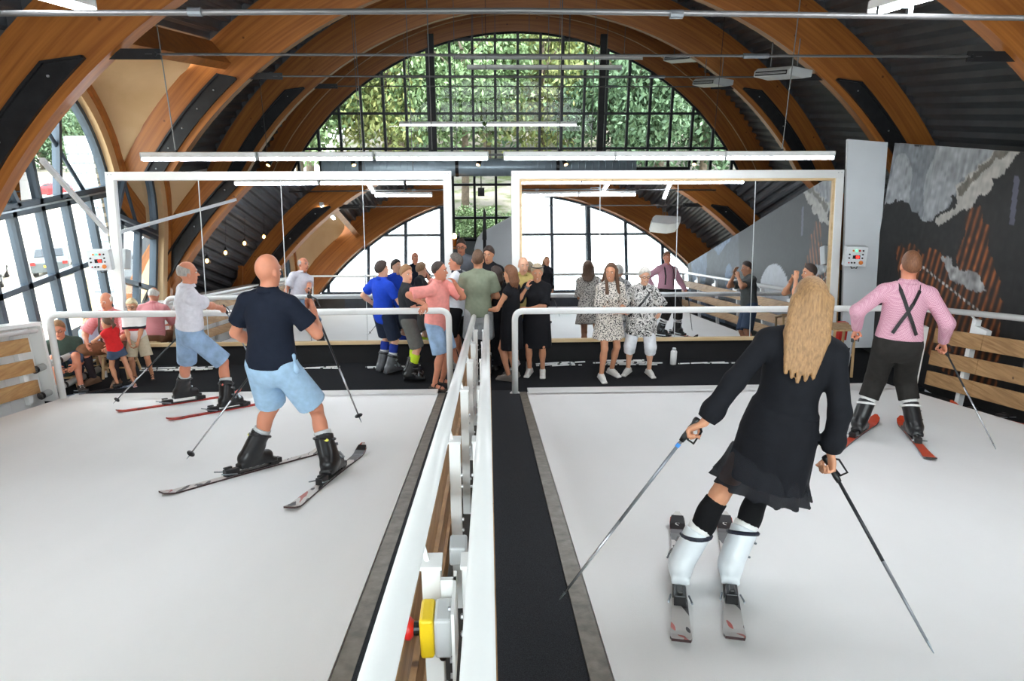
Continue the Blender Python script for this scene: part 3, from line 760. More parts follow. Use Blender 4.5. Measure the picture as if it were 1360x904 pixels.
# left side barrier: white boarded panel with pine boards
t = thing('side_barrier', 'white panelled side barrier with three pine boards along the left ski mat', 'barrier', rpt(-5.85, 4, 0))
ya, yb = 0.2, 8.50
x0 = -5.86
yy = yb
while yy > 4.2:
    y2 = yy - 0.30
    P = [rpt(x0, y2+0.003, -0.1), rpt(x0, yy-0.003, -0.1), rpt(x0, yy-0.003, 0.98), rpt(x0, y2+0.003, 0.98)]
    obj('panel_board', MB().prism(P, (-0.05, 0, 0)), m_white, t); yy = y2
P = [rpt(x0, ya, -0.1), rpt(x0, yy-0.003, -0.1), rpt(x0, yy-0.003, 0.98), rpt(x0, ya, 0.98)]
obj('panel', MB().prism(P, (-0.05, 0, 0)), m_white, t)
P = [rpt(x0+0.12, ya, 0.98), rpt(x0+0.12, yb+0.1, 0.98), rpt(x0+0.12, yb+0.1, 1.03), rpt(x0+0.12, ya, 1.03)]
obj('top_cap', MB().prism(P, (-0.25, 0, 0)), m_whitegloss, t, bevel=0.006)
obj('end_panel', MB().box((x0-0.12, yb+0.005, -0.03), (x0+0.16, yb+0.05, 1.00)), m_white, t)
tubeobj('rail', [rpt(x0+0.15, ya, 0.93), rpt(x0+0.15, 8.42, 0.93)], 0.03, m_whitegloss, t)
for k in range(5):
    y = 8.18 - 1.3*k
    obj('post', MB().box((x0+0.005, y-0.04, bz(y)-0.02), (x0+0.06, y+0.04, bz(y)+0.9)), m_whitegloss, t)
for hh in (0.10, 0.38, 0.66):
    ya2 = 8.34
    for L_b in (2.5, 2.5, 2.5):
        P = [rpt(x0+0.062, ya2-L_b+0.004, hh), rpt(x0+0.062, ya2-0.004, hh), rpt(x0+0.062, ya2-0.004, hh+0.18), rpt(x0+0.062, ya2-L_b+0.004, hh+0.18)]
        obj('board', MB().prism(P, (0.028, 0, 0)), m_pine, t); ya2 -= L_b

# padded bars behind the corner post
t = thing('padded_barrier', 'low barrier of two grey foam-padded bars behind the corner post', 'barrier', (-5.75, 8.8, 0))
for za, zb in ((0.46, 0.42), (0.10, 0.07)):
    p, q = V3((-5.80, 8.36, za)), V3((-5.62, 9.45, zb)); d = unit(q-p)
    r_ = obj('padded_bar', MB().tube([p, q], 0.045, 14), m_pad, t, smooth=True)
    for f in (0.0, 0.36, 0.7, 0.97):
        c = p + (q-p)*f; obj('black_band', MB().tube([c, c + d*0.035], 0.049, 14), m_blk, r_)
for f in (0.15, 0.85):
    c = V3((-5.80, 8.36, 0))*(1-f) + V3((-5.62, 9.45, 0))*f
    obj('upright', MB().tube([(c[0]-0.06, c[1], -0.03), (c[0]-0.06, c[1], 0.5)], 0.018, 8), m_dark, t)

# ================================================================== LAMPS
def lin_lamp(p, q, label, group, rods=(), ztop=None, lit=True):
    p, q = V3(p), V3(q); c = (p+q)/2; d = unit(q-p); sd_ = unit(np.cross(d, V3((0, 0, 1))))
    t = thing('linear_lamp', label, 'lamp', tuple(c - uz(0.06)), group)
    L_ = np.linalg.norm(q-p)
    obj('housing', MB().obox(c + uz(0.012), (sd_*0.045, d*(L_/2), uz(0.032))), m_whitegloss, t, bevel=0.006)
    dif = MB(); n = 8; vs_ = []; fs = []
    for e in (p + d*0.015, q - d*0.015):
        for k in range(n+1):
            a = math.pi*k/n; vs_.append(e - uz(0.020) + sd_*0.036*math.cos(a) - uz(0.042*math.sin(a)))
    for k in range(n): fs.append((k, k+1, n+2+k, n+1+k))
    fs += [tuple(range(n+1)), tuple(range(2*n+1, n, -1))]
    obj('diffuser', dif.add(vs_, fs), m_grey if not lit else (m_tube_reflection if lit == 'dim' else m_tube), t)
    for e, s_ in ((p, 1), (q, -1)): obj('end_cap', MB().obox(e + d*s_*0.006 - uz(0.012), (sd_*0.046, d*0.007, uz(0.05))), m_grey, t)
    for f in rods:
        b = p + (q-p)*f + uz(0.04); zt = ztop if ztop else ZC + math.sqrt(RD**2 - (b[0]-XC)**2)
        obj('suspension_rod', MB().tube([b, (b[0], b[1], zt)], 0.007, 6), m_rod, t)
        obj('clamp', MB().lathe(b, [(0.018, 0), (0.018, 0.03)], (0, 0, 1), 8), m_dark, t)
    return t
words = ['leftmost lamp of the bright row above the mirrors', 'second lamp from the left in the bright row above the mirrors', 'third lamp from the left in the bright row above the mirrors',
         'third lamp from the right in the bright row above the mirrors', 'second lamp from the right in the bright row above the mirrors', 'rightmost lamp of the bright row above the mirrors']
XL = [-4.27, -2.83, -1.39, 0.21, 1.62, 3.03]
for k, x in enumerate(XL):
    lin_lamp((x, 8.9, 3.07), (x+1.41, 8.9, 3.07), words[k], 'lamp row above the mirrors', rods=[(0.30,), (), (0.5,), (0.5,), (), (0.52,)][k])
lin_lamp((-2.80, 3.95, 4.32), (-2.80, 5.45, 4.30), 'white tube lamp high in the upper left corner', 'lamps along the hall', rods=(0.5,))
lin_lamp((2.86, 3.95, 4.33), (2.86, 5.45, 4.31), 'white tube lamp high in the upper right corner', 'lamps along the hall', rods=(0.5,))
for k, x in enumerate((-2.75, 0.85, 2.25)):
    lin_lamp((x, 4.0, 4.22), (x+1.38, 4.0, 4.22), 'tube lamp of the row over the upper ski mats, seen in the mirror, ' + ['left one', 'middle one', 'right one'][k], 'lamp row over the upper ski mats', rods=(0.5,))
lin_lamp((-4.15, 2.0, 4.15), (-4.15, 3.4, 4.15), 'tube lamp beside the upper timber arch, left side', 'lamps by the upper arch', rods=(0.5,), ztop=4.6)
lin_lamp((4.5, 3.4, 4.3), (4.3, 4.8, 4.3), 'tube lamp beside the upper timber arch, right side', 'lamps by the upper arch', rods=(0.5,), ztop=5.0)
# rows further back, in front of the gable window
lin_lamp((-0.73, 16.6, 4.78), (1.4, 16.6, 4.78), 'slim lamp hanging in front of the gable window, upper left one', 'lamps before the gable window', rods=(0.2, 0.8), lit=False)
lin_lamp((1.45, 16.6, 4.78), (3.55, 16.6, 4.78), 'slim lamp hanging in front of the gable window, upper right one', 'lamps before the gable window', rods=(0.2, 0.8), lit=False)
lin_lamp((-0.44, 17.2, 4.60), (3.2, 17.2, 4.60), 'long slim lamp hanging below the others before the gable window', 'lamps before the gable window', rods=(0.1, 0.9), lit=False)
lin_lamp((-2.25, 18.6, 3.32), (-0.1, 18.6, 3.32), 'glowing tube imitating a lamp reflection in the gable window, left one', 'imitated lamp reflections in the gable window', rods=(0.1, 0.9), lit='dim')  # no fixture here: glowing tube stands in for a reflection in the glass
lin_lamp((0.0, 18.6, 3.32), (2.35, 18.6, 3.32), 'glowing tube imitating a lamp reflection in the gable window, right one', 'imitated lamp reflections in the gable window', rods=(0.1, 0.9), lit='dim')  # likewise a stand-in for a lamp mirrored in the gable panes
# big pipe across the top
t = thing('tie_pipe', 'grey steel tie pipe with turnbuckle crossing the top of the hall', 'tie rod', (0.2, 4.6, 4.1))
tubeobj('pipe', [(-4.6, 4.6, 4.12), (0.2, 4.6, 4.165), (5.4, 4.6, 4.12)], 0.017, m_rod, t)
obj('turnbuckle', MB().obox((2.55, 4.6, 4.145), (ux(0.11), uy(0.012), uz(0.006))).obox((2.55, 4.6, 4.195), (ux(0.11), uy(0.012), uz(0.006))).box((2.44, 4.585, 4.14), (2.47, 4.615, 4.20)).box((2.63, 4.585, 4.14), (2.66, 4.615, 4.20)), m_steel, t)
for x in (-1.75, 1.18): obj('coupler', MB().tube([(x-0.04, 4.6, 4.15), (x+0.04, 4.6, 4.15)], 0.026, 10), m_steel, t)

# ================================================================== DUCT, SPOTS, HEATERS
t = thing('air_duct', 'galvanised spiral air duct running behind the mirrors', 'duct', (0, 13, 2.4))
obj('pipe', MB().tube([(-3.0, 13, 2.62), (2.75, 13, 2.62)], 0.16, 24), m_duct, t, smooth=True)
m = MB()
for k in range(46): m.tube([(-2.95+k*0.125, 13, 2.62), (-2.94+k*0.125, 13, 2.62)], 0.164, 20)
obj('seam_ribs', m, m_duct, t)
for x in (-2.3, -0.55, 1.3): 
    obj('hanger_band', MB().tube([(x-0.03, 13, 2.62), (x+0.03, 13, 2.62)], 0.168, 20), m_blk, t)
    obj('hanger_rod', MB().tube([(x, 13, 2.78), (x, 13, 6.0)], 0.006, 6), m_rod, t)
t = thing('track_rail', 'thin black lighting track under the gable window', 'lighting track', (0, 12.4, 2.8))
obj('track', MB().box((-4.2, 12.38, 2.86), (4.4, 12.42, 2.895)), m_blk, t)
for x in (-3.8, 0, 4.0): obj('drop_rod', MB().tube([(x, 12.4, 2.89), (x, 12.4, ZC + math.sqrt(RD**2-(x-XC)**2))], 0.005, 6), m_blk, t)
m_spotlit = M('spot_lens', (255, 190, 110), 0.4, emit=8.0)
for k, (x, w_) in enumerate(((-3.75, 'leftmost spot'), (-2.35, 'second spot from the left'), (-0.12, 'spot above the passage between the mirrors'), (1.35, 'spot right of the passage'), (3.7, 'rightmost spot'))):
    t = thing('track_spot', 'small black track spotlight, ' + w_, 'spotlight', (x, 12.4, 2.70), 'track spotlights')
    obj('stem', MB().tube([(x, 12.4, 2.86), (x, 12.4, 2.80)], 0.012, 8), m_blk, t)
    a = unit((0.3 if k % 2 else -0.3, -0.6, -0.7)); 
    obj('can', MB().tube([V3((x, 12.4, 2.80)) - a*0.03, V3((x, 12.4, 2.80)) + a*0.12], 0.04, 12), m_blk, t)
    obj('lens', MB().lathe(V3((x, 12.4, 2.80)) + a*0.121, [(0.033, 0), (0.030, 0.004)], a, 12), m_spotlit, t)
def ac_unit(c, yaw, label, sc=1.0):
    t = thing('air_conditioner', label, 'air conditioner', (c[0], c[1], c[2]-0.12*sc), 'ceiling air units')
    ca_, sa_ = math.cos(yaw), math.sin(yaw); X = V3((ca_, sa_, -0.12)); Y = V3((-sa_, ca_, 0)); X = unit(X); Z = np.cross(X, Y)
    c = V3(c)
    prof = [(-0.36, -0.10), (-0.36, 0.03), (-0.28, 0.11), (0.36, 0.11), (0.36, -0.05), (0.10, -0.12)]
    P = [c + X*a*sc*1.0 + Z*b*sc - Y*0.6*sc for a, b in prof]
    obj('casing', MB().prism(P, Y*1.2*sc), m_grey, t, bevel=0.01)
    m = MB().obox(c - X*0.362*sc - Z*0.035*sc, (X*0.006, Y*0.54*sc, Z*0.05*sc)); obj('air_slot', m, m_blk, t)
    for dz in (-0.05, -0.025): obj('louvre', MB().obox(c - X*0.372*sc + Z*dz*sc, (X*0.008, Y*0.52*sc, Z*0.005*sc)), m_grey, t)
    for s_ in (-0.45, 0.45): obj('hanger', MB().tube([c + Y*s_*sc + Z*0.1*sc, c + Y*s_*sc + V3((0, 0, 0.75*sc))], 0.008, 6), m_rod, t)
ac_unit((4.35, 10.6, 4.12), math.radians(20), 'pale suspended air unit nearest the lamp row', 0.6)
ac_unit((4.55, 14.5, 4.15), math.radians(18), 'pale suspended air unit right of the gable window', 0.62)
ac_unit((4.5, 16.6, 4.75), math.radians(35), 'pale suspended air unit farthest back', 0.66)
ac_unit((4.9, 1.8, 3.95), math.radians(10), 'pale suspended air unit near the upper arch, seen in the mirror')
# diagonal white strut from the arch to the mirror frame
thing1('strut', MB().bar((-4.72, 7.66, 3.10), (-5.53, 10.12, 1.93), 0.05, 0.05), m_panelwhite, 'white diagonal strut between the timber arch and the left mirror', 'strut')

# control boxes
def ctrl(c, yaw, label, lean=0.0):
    t = thing('control_box', label, 'control box', tuple(V3(c) - uz(0.17)), 'ski slope control boxes')
    c = V3(c); X = V3((math.cos(yaw), math.sin(yaw), 0)); N = V3((math.sin(yaw), -math.cos(yaw), 0)); U = V3((0, 0, 1))
    def P(u, v, d): return c + X*u + U*v + N*d
    obj('case', MB().obox(c, (X*0.155, N*0.06, U*0.15)), m_grey, t, bevel=0.012)
    obj('lid', MB().obox(P(0, 0, 0.066), (X*0.148, N*0.006, U*0.143)), m_panelwhite, t, bevel=0.004)
    obj('display', MB().obox(P(-0.005, -0.005, 0.074), (X*0.05, N*0.004, U*0.026)), m_blk, t)
    m = MB()
    for dx in (0.005, 0.028):   # seven-segment style digits
        for (u, v, w_, h_) in ((0, 0.014, 0.009, 0.002), (0, 0, 0.009, 0.002), (0, -0.014, 0.009, 0.002), (-0.008, 0.007, 0.002, 0.007), (0.008, 0.007, 0.002, 0.007), (0.008, -0.007, 0.002, 0.007)):
            m.obox(P(dx+u-0.005, v-0.005, 0.079), (X*w_, N*0.001, U*h_))
    obj('digits', m, M('red_led', (255, 40, 30), 0.4, emit=3.0), t)
    for u, v, mt, r in ((-0.06, 0.09, m_orange, 0.013), (-0.015, 0.09, M('green_led', (60, 230, 120), 0.4, emit=1.5), 0.013), (0.03, 0.09, m_red, 0.015), (0.08, 0.09, m_blk, 0.012),
                        (-0.105, 0.035, m_blk, 0.012), (-0.105, -0.02, m_blk, 0.012), (0.08, 0.035, m_blk, 0.012), (0.08, -0.02, m_blk, 0.012),
                        (-0.10, -0.09, m_red, 0.010), (-0.06, -0.09, m_blk, 0.013), (-0.02, -0.09, m_blk, 0.013)):
        obj('button', MB().lathe(P(u, v, 0.072), [(r, 0), (r, 0.012), (r*0.7, 0.016)], N, 10), mt, t)
    obj('stop_button', MB().lathe(P(0.065, -0.085, 0.072), [(0.018, 0), (0.03, 0.012), (0.03, 0.024), (0.02, 0.03)], N, 14), m_orange, t)
    obj('cable', MB().tube([P(-0.04, -0.15, 0), P(-0.02, -0.19, 0), P(0.02, -0.18, 0), P(0.05, -0.19, 0), P(0.06, -0.15, 0)], 0.008, 6), m_blk, t)
ctrl((-5.60, 9.95, 1.56), math.radians(8), 'grey control box with buttons beside the side window')
ctrl((5.45, 9.84, 1.56), math.radians(-8), 'grey control box with buttons beside the printed wall')
thing1('control_box_bracket', MB().tube([(-5.60, 10.02, 1.5), (-5.50, 10.05, 1.45)], 0.03, 8), m_dark, 'short dark bracket holding the control box by the window', 'bracket')
# ================================================================== SMOOTH SURFACES FROM DISTANCE FIELDS
def rcone(a, b, r1, r2, k=0.02, flat=False, flat0=False):
    a, b = V3(a), V3(b); ba = b-a; L2 = ba @ ba; d = ba/math.sqrt(L2); L_ = math.sqrt(L2)
    R = max(r1, r2); lo = np.minimum(a, b)-R; hi = np.maximum(a, b)+R
    def fn(X, Y, Z):
        px, py, pz = X-a[0], Y-a[1], Z-a[2]
        s_ = px*d[0]+py*d[1]+pz*d[2]; t = np.clip(s_/L_, 0, 1); tl = t*L_
        q = np.sqrt((px-tl*d[0])**2+(py-tl*d[1])**2+(pz-tl*d[2])**2) - (r1+(r2-r1)*t)
        if flat: q = np.maximum(q, s_-L_)
        if flat0: q = np.maximum(q, -s_)
        return q
    return (fn, lo, hi, k)
def ell(c, r, ax=None, k=0.03, cuts=()):
    c = V3(c); A = np.eye(3) if ax is None else np.array(ax); R = max(r); ext = np.sqrt(((A.T*np.array(r))**2).sum(1))
    def fn(X, Y, Z):
        px, py, pz = X-c[0], Y-c[1], Z-c[2]
        u = [(px*A[i][0]+py*A[i][1]+pz*A[i][2])/r[i] for i in range(3)]
        k0 = np.sqrt(u[0]**2+u[1]**2+u[2]**2); k1 = np.sqrt((u[0]/r[0])**2+(u[1]/r[1])**2+(u[2]/r[2])**2)+1e-9
        q = k0*(k0-1)/k1
        for n, p in cuts: q = np.maximum(q, (X-p[0])*n[0]+(Y-p[1])*n[1]+(Z-p[2])*n[2])
        return q
    return (fn, c-ext, c+ext, k)
def rbox(c, ax, half, r=0.01, k=0.01):
    c = V3(c); A = np.array(ax); ext = np.sqrt(((A.T*(np.array(half)))**2).sum(1))*1.5+r
    def fn(X, Y, Z):
        px, py, pz = X-c[0], Y-c[1], Z-c[2]
        u = [np.abs(px*A[i][0]+py*A[i][1]+pz*A[i][2])-(half[i]-r) for i in range(3)]
        return np.sqrt(np.maximum(u[0],0)**2+np.maximum(u[1],0)**2+np.maximum(u[2],0)**2)+np.minimum(np.maximum(u[0],np.maximum(u[1],u[2])),0)-r
    return (fn, c-ext, c+ext, k)
def cut(prim, *planes):
    fn0, lo, hi, k = prim
    def fn(X, Y, Z):
        q = fn0(X, Y, Z)
        for n, p in planes: q = np.maximum(q, (X-p[0])*n[0]+(Y-p[1])*n[1]+(Z-p[2])*n[2])
        return q
    return (fn, lo, hi, k)
def skirt(c0, c1, ax, r0, r1, dep=0.8, ripple=0.0, nrip=11, mid=0.5, rm=None, k=0.02):
    """cloth cone hanging from c0 to c1; ax = (right, fwd)"""
    c0, c1 = V3(c0), V3(c1); L_ = np.linalg.norm(c1-c0); d = (c1-c0)/L_; X_, Y_ = V3(ax[0]), V3(ax[1]); R = max(r0, r1)+0.05
    lo = np.minimum(c0, c1)-R; hi = np.maximum(c0, c1)+R
    rm_ = (r0+r1)/2 if rm is None else rm
    def fn(X, Y, Z):
        px, py, pz = X-c0[0], Y-c0[1], Z-c0[2]
        s_ = px*d[0]+py*d[1]+pz*d[2]; t = np.clip(s_/L_, 0, 1)
        u = px*X_[0]+py*X_[1]+pz*X_[2]; w = (px*Y_[0]+py*Y_[1]+pz*Y_[2])/dep
        r = np.where(t < mid, r0+(rm_-r0)*t/mid, rm_+(r1-rm_)*(t-mid)/(1-mid))
        if ripple > 0: r = r*(1+ripple*t**2*np.cos(nrip*np.arctan2(w, u)))
        return np.maximum((np.sqrt(u*u+w*w)-r)*0.85, np.maximum(s_-L_, -s_))
    return (fn, lo, hi, k)

def build_sdf(prims, h):
    lo = np.min([p[1] for p in prims], 0)-3*h-0.02; hi = np.max([p[2] for p in prims], 0)+3*h+0.02
    n = np.ceil((hi-lo)/h).astype(int)+1
    D = np.full(tuple(n), 0.5, np.float32)
    ax = [(lo[i]+h*np.arange(n[i])).astype(np.float32) for i in range(3)]
    for fn, a, b, k in prims:
        pad = k+2.5*h
        i0 = np.clip(np.floor((a-pad-lo)/h).astype(int), 0, n-1); i1 = np.clip(np.ceil((b+pad-lo)/h).astype(int)+1, 1, n)
        sl = tuple(slice(i0[j], i1[j]) for j in range(3))
        X = ax[0][sl[0]][:, None, None]; Y = ax[1][sl[1]][None, :, None]; Z = ax[2][sl[2]][None, None, :]
        q = fn(X, Y, Z).astype(np.float32); b_ = D[sl]
        hh = np.clip(0.5+0.5*(b_-q)/k, 0, 1)
        D[sl] = b_*(1-hh)+q*hh-k*hh*(1-hh)
    # surface nets
    s_ = D < 0; N = np.array(D.shape)
    cnt = np.zeros(tuple(N-1), np.int8)
    for i in (0, 1):
        for j in (0, 1):
            for k in (0, 1): cnt += s_[i:N[0]-1+i, j:N[1]-1+j, k:N[2]-1+k]
    act = (cnt > 0) & (cnt < 8); idx = np.argwhere(act)
    if len(idx) == 0: return np.zeros((0, 3)), np.zeros((0, 4), int)
    vid = np.full(act.shape, -1, np.int32); vid[act] = np.arange(len(idx))
    acc = np.zeros((len(idx), 3)); num = np.zeros(len(idx))
    I, J, K = idx.T
    for axis in range(3):
        o = [a for a in range(3) if a != axis]
        for p in (0, 1):
            for q in (0, 1):
                off = np.zeros(3, int); off[o[0]] = p; off[o[1]] = q; o2 = off.copy(); o2[axis] = 1
                a = D[I+off[0], J+off[1], K+off[2]]; b = D[I+o2[0], J+o2[1], K+o2[2]]
                m = (a < 0) != (b < 0); t = np.where(m, a/np.where(m, a-b, 1), 0)
                pos = np.repeat(off[None].astype(float), len(idx), 0); pos[:, axis] += t
                acc += pos*m[:, None]; num += m
    verts = lo + h*(idx + acc/num[:, None])
    faces = []
    for axis in range(3):
        o = [a for a in range(3) if a != axis]
        sl0 = [slice(None)]*3; sl1 = [slice(None)]*3; sl0[axis] = slice(0, -1); sl1[axis] = slice(1, None)
        ch = s_[tuple(sl0)] != s_[tuple(sl1)]
        e = np.argwhere(ch)
        e = e[(e[:, o[0]] > 0) & (e[:, o[1]] > 0) & (e[:, o[0]] < N[o[0]]-1) & (e[:, o[1]] < N[o[1]]-1)]
        def c(p, q):
            g = e.copy(); g[:, o[0]] -= p; g[:, o[1]] -= q; return vid[g[:, 0], g[:, 1], g[:, 2]]
        quad = np.stack([c(1, 1), c(0, 1), c(0, 0), c(1, 0)], 1)
        ins = s_[e[:, 0], e[:, 1], e[:, 2]]
        if axis == 1: ins = ~ins
        quad = np.where(ins[:, None], quad, quad[:, ::-1]); faces.append(quad)
    return verts, np.concatenate(faces)

def sdf_obj(name, prims, h, mats, parent, label=None):
    v, f = build_sdf(prims, h)
    off = wloc(parent) if parent is not None else Vector((0, 0, 0))
    me = bpy.data.meshes.new(name)
    v = v - np.array(off)
    me.vertices.add(len(v)); me.vertices.foreach_set('co', v.astype(np.float32).ravel())
    me.loops.add(4*len(f)); me.loops.foreach_set('vertex_index', f.astype(np.int32).ravel())
    me.polygons.add(len(f)); me.polygons.foreach_set('loop_start', (np.arange(len(f))*4).astype(np.int32))
    me.polygons.foreach_set('loop_total', np.full(len(f), 4, np.int32))
    me.materials.append(mats); me.polygons.foreach_set('use_smooth', np.ones(len(f), bool))
    me.update(calc_edges=True); me.validate()
    o = bpy.data.objects.new(name, me); link(o, parent); W[o.name] = off
    if label: o['label'] = label
    return o

# ================================================================== PEOPLE
def skinmat(name, col):
    m = M(name, col, 0.5, noise=0.06, ns=14)
    b = m.node_tree.nodes['Principled BSDF']; b.inputs['Subsurface Weight'].default_value = 0.06; b.inputs['Subsurface Radius'].default_value = (0.02, 0.008, 0.005)
    return m
sk_tan = skinmat('skin_tanned', (206, 146, 112)); sk_fair = skinmat('skin_fair', (226, 172, 142)); sk_red = skinmat('skin_ruddy', (214, 142, 112))
m_eyew = M('eye_white', (236, 232, 226), 0.3); m_iris = M('eye_iris', (46, 36, 30), 0.2); m_lip = M('lips', (176, 92, 84), 0.4); m_teeth = M('teeth', (240, 236, 228), 0.3)
def hairm(name, col): return M(name, col, 0.55, noise=0.3, ns=30, stretch=(4, 4, 0.6), bump=0.4, bs=70)
h_brown = hairm('hair_brown', (98, 70, 50)); h_dark = hairm('hair_dark', (60, 46, 40)); h_blond = hairm('hair_blond', (156, 118, 78)); h_grey = hairm('hair_grey', (176, 170, 164)); h_white = hairm('hair_white', (226, 222, 214))
h_pale = hairm('hair_pale_blond', (232, 212, 172)); h_sandy = hairm('hair_sandy', (150, 112, 76)); h_ginger = hairm('hair_reddish_brown', (120, 78, 52))
def cloth(name, col, noise=0.08, ns=22, **kw): return M(name, col, 0.85, noise=noise, ns=ns, bump=0.25, bs=26, spec=0.2, **kw)

def ik(a, t, l1, l2, hint):
    a, t = V3(a), V3(t); d = t-a; L_ = np.linalg.norm(d); mx = (l1+l2)*0.998
    if L_ > mx: t = a + d/L_*mx; d = t-a; L_ = mx
    u = d/L_; h = V3(hint); h = h-(h @ u)*u
    if np.linalg.norm(h) < 1e-5: h = np.cross(u, V3((1, 0, 0)))
    h = unit(h); c = (l1*l1+L_*L_-l2*l2)/(2*L_); s_ = math.sqrt(max(0, l1*l1-c*c))
    return a+u*c+h*s_, t

class Fig: pass
def rotv(v, axis, ang):
    v = V3(v); k = unit(axis); return v*math.cos(ang)+np.cross(k, v)*math.sin(ang)+k*(k @ v)*(1-math.cos(ang))

def person(label, pos, face, H=1.75, g=1.0, sex='m', hip=None, lean=0, side=0, twist=0, feet=None, hands=None, ehint=None, khint=None, head=(0, 0),
           skin=sk_fair, top=None, bottom=None, dress=None, hair=None, shoes=None, socks=None, curl=(0.35, 0.35), hdir=(None, None), glasses=False, smile=False,
           group=None, h=0.0125, kid=False, hipw=None):
    """hip/hands/feet in the figure's own frame (x right, y forward, z up, metres) unless given as ('w', x, y, z)"""
    F = Fig(); s = H/1.75; pos = V3(pos); fr = math.radians(face); h = h
    FW = V3((-math.sin(fr), math.cos(fr), 0)); RT_ = V3((math.cos(fr), math.sin(fr), 0)); UP = V3((0, 0, 1))
    def wp(p):
        if p[0] == 'w': return V3(p[1:])
        return pos + RT_*p[0] + FW*p[1] + UP*p[2]
    P = wp(hip) if hip is not None else pos + UP*0.915*s
    U = rotv(UP, RT_, -math.radians(lean)); U = unit(rotv(U, FW, math.radians(side)))
    TR = unit(RT_-(RT_ @ U)*U); TR = rotv(TR, U, math.radians(twist)); TF = np.cross(U, TR)
    PR = unit(RT_-(RT_ @ U)*U)
    sw = (0.178 if sex == 'm' else 0.158)*s*(0.95 if kid else 1); hs = 1.22 if kid else 1.0   # head scale
    hs *= s if not kid else s
    sh = [P+U*0.452*s-TR*sw, P+U*0.452*s+TR*sw]; hp = [P-PR*0.088*s-U*0.01, P+PR*0.088*s-U*0.01]
    nb = P+U*0.525*s
    hy, hpch = math.radians(head[0]), math.radians(head[1])
    HF = rotv(TF*0.3+FW*0.7, UP, hy); HF = unit(HF-(HF @ UP)*UP*0.7); HR = unit(np.cross(HF, UP)); HF = unit(rotv(HF, HR, hpch)); HU = np.cross(HR, HF)
    hc = nb+unit(U*0.6+UP*0.4)*0.125*s+HU*0.03*hs+HF*0.022*s
    feet = feet or [(-0.10*s, 0.0, 0.0, 8), (0.10*s, 0.0, 0.0, -8)]
    ankles, fdirs, fups = [], [], []
    for f in feet:
        if f[0] == 'w':
            A = V3(f[1:4]); yaw = math.radians(f[4]); d = V3((-math.sin(yaw), math.cos(yaw), 0)); nrm = V3(f[5]) if len(f) > 5 else UP
        else:
            A = wp(f[:3]); yaw = fr+math.radians(f[3]); d = V3((-math.sin(yaw), math.cos(yaw), 0)); nrm = V3(f[4]) if len(f) > 4 else UP
        d = unit(d-(d @ nrm)*nrm); ankles.append(A+nrm*0.085*s); fdirs.append(d); fups.append(nrm)
    knees = []
    for i in (0, 1):
        kh = khint[i] if khint else None
        kh = (RT_*kh[0]+FW*kh[1]+UP*kh[2]) if kh else fdirs[i]+FW*0.3
        kn, an = ik(hp[i], ankles[i], 0.43*s, 0.42*s, kh); knees.append(kn); ankles[i] = an
    hands = hands or [None, None]; elb, wr = [], []
    for i in (0, 1):
        sg = -1 if i == 0 else 1
        tg = hands[i]
        tg = wp(tg) if tg is not None else P+RT_*sg*(sw+0.05)*1.02+FW*0.03*s-U*0.06*s
        eh = ehint[i] if ehint and ehint[i] else (sg*0.35, -0.7, -0.8)
        e, w_ = ik(sh[i], tg, 0.285*s, 0.25*s, RT_*eh[0]+FW*eh[1]+UP*eh[2]); elb.append(e); wr.append(w_)
    t = thing('person', label, 'person', tuple(pos), group)
    # ---------------- body
    B = []; AX = (TR, TF, U)
    fg = 1.0 if sex == 'm' else 0.92
    hw = 1.0 if sex == 'm' else 1.02
    B += [ell(P+U*0.03*s, (0.158*s*hw*g, 0.112*s*g, 0.135*s), (PR, np.cross(U, PR), U), 0.05), ell(P+U*0.17*s+TF*0.012*g, (0.138*s*fg*g, 0.102*s*g, 0.17*s), AX, 0.05),
          ell(P+U*0.34*s, (0.160*s*fg*(0.6+0.4*g), 0.112*s*(0.5+0.5*g), 0.185*s), AX, 0.05), rcone(sh[0]+TR*0.03*s, sh[1]-TR*0.03*s, 0.054*s, 0.054*s, 0.05), rcone(nb+U*0.012*s, sh[0], 0.042*s, 0.044*s, 0.03), rcone(nb+U*0.012*s, sh[1], 0.042*s, 0.044*s, 0.03)]
    if sex == 'f' and not kid:
        for sg in (-1, 1): B.append(ell(P+U*0.335*s+TR*sg*0.068*s+TF*0.082*s, (0.052*s, 0.046*s, 0.052*s), AX, 0.03))
    B += [rcone(nb-U*0.03*s, hc-HU*0.05*hs, 0.056*s*fg, 0.050*s*fg, 0.03)]
    B += [ell(hc+HU*0.022*hs-HF*0.012*hs, (0.072*hs, 0.093*hs, 0.098*hs), (HR, HF, HU), 0.02), ell(hc-HU*0.052*hs+HF*0.022*hs, (0.055*hs, 0.068*hs, 0.072*hs), (HR, HF, HU), 0.03),
          rcone(hc+HF*0.082*hs+HU*0.008*hs, hc+HF*0.104*hs-HU*0.030*hs, 0.008*hs, 0.0135*hs, 0.010), ell(hc-HU*0.108*hs+HF*0.068*hs, (0.022*hs, 0.018*hs, 0.016*hs), (HR, HF, HU), 0.02),
          rcone(hc+HF*0.074*hs+HU*0.026*hs-HR*0.03*hs, hc+HF*0.074*hs+HU*0.026*hs+HR*0.03*hs, 0.012*hs, 0.012*hs, 0.015)]
    for sg in (-1, 1): B.append(ell(hc+HR*sg*0.074*hs-HU*0.012*hs-HF*0.008*hs, (0.010*hs, 0.019*hs, 0.031*hs), (HR, HF, HU), 0.006))
    am = 1.0 if sex == 'm' else 0.84
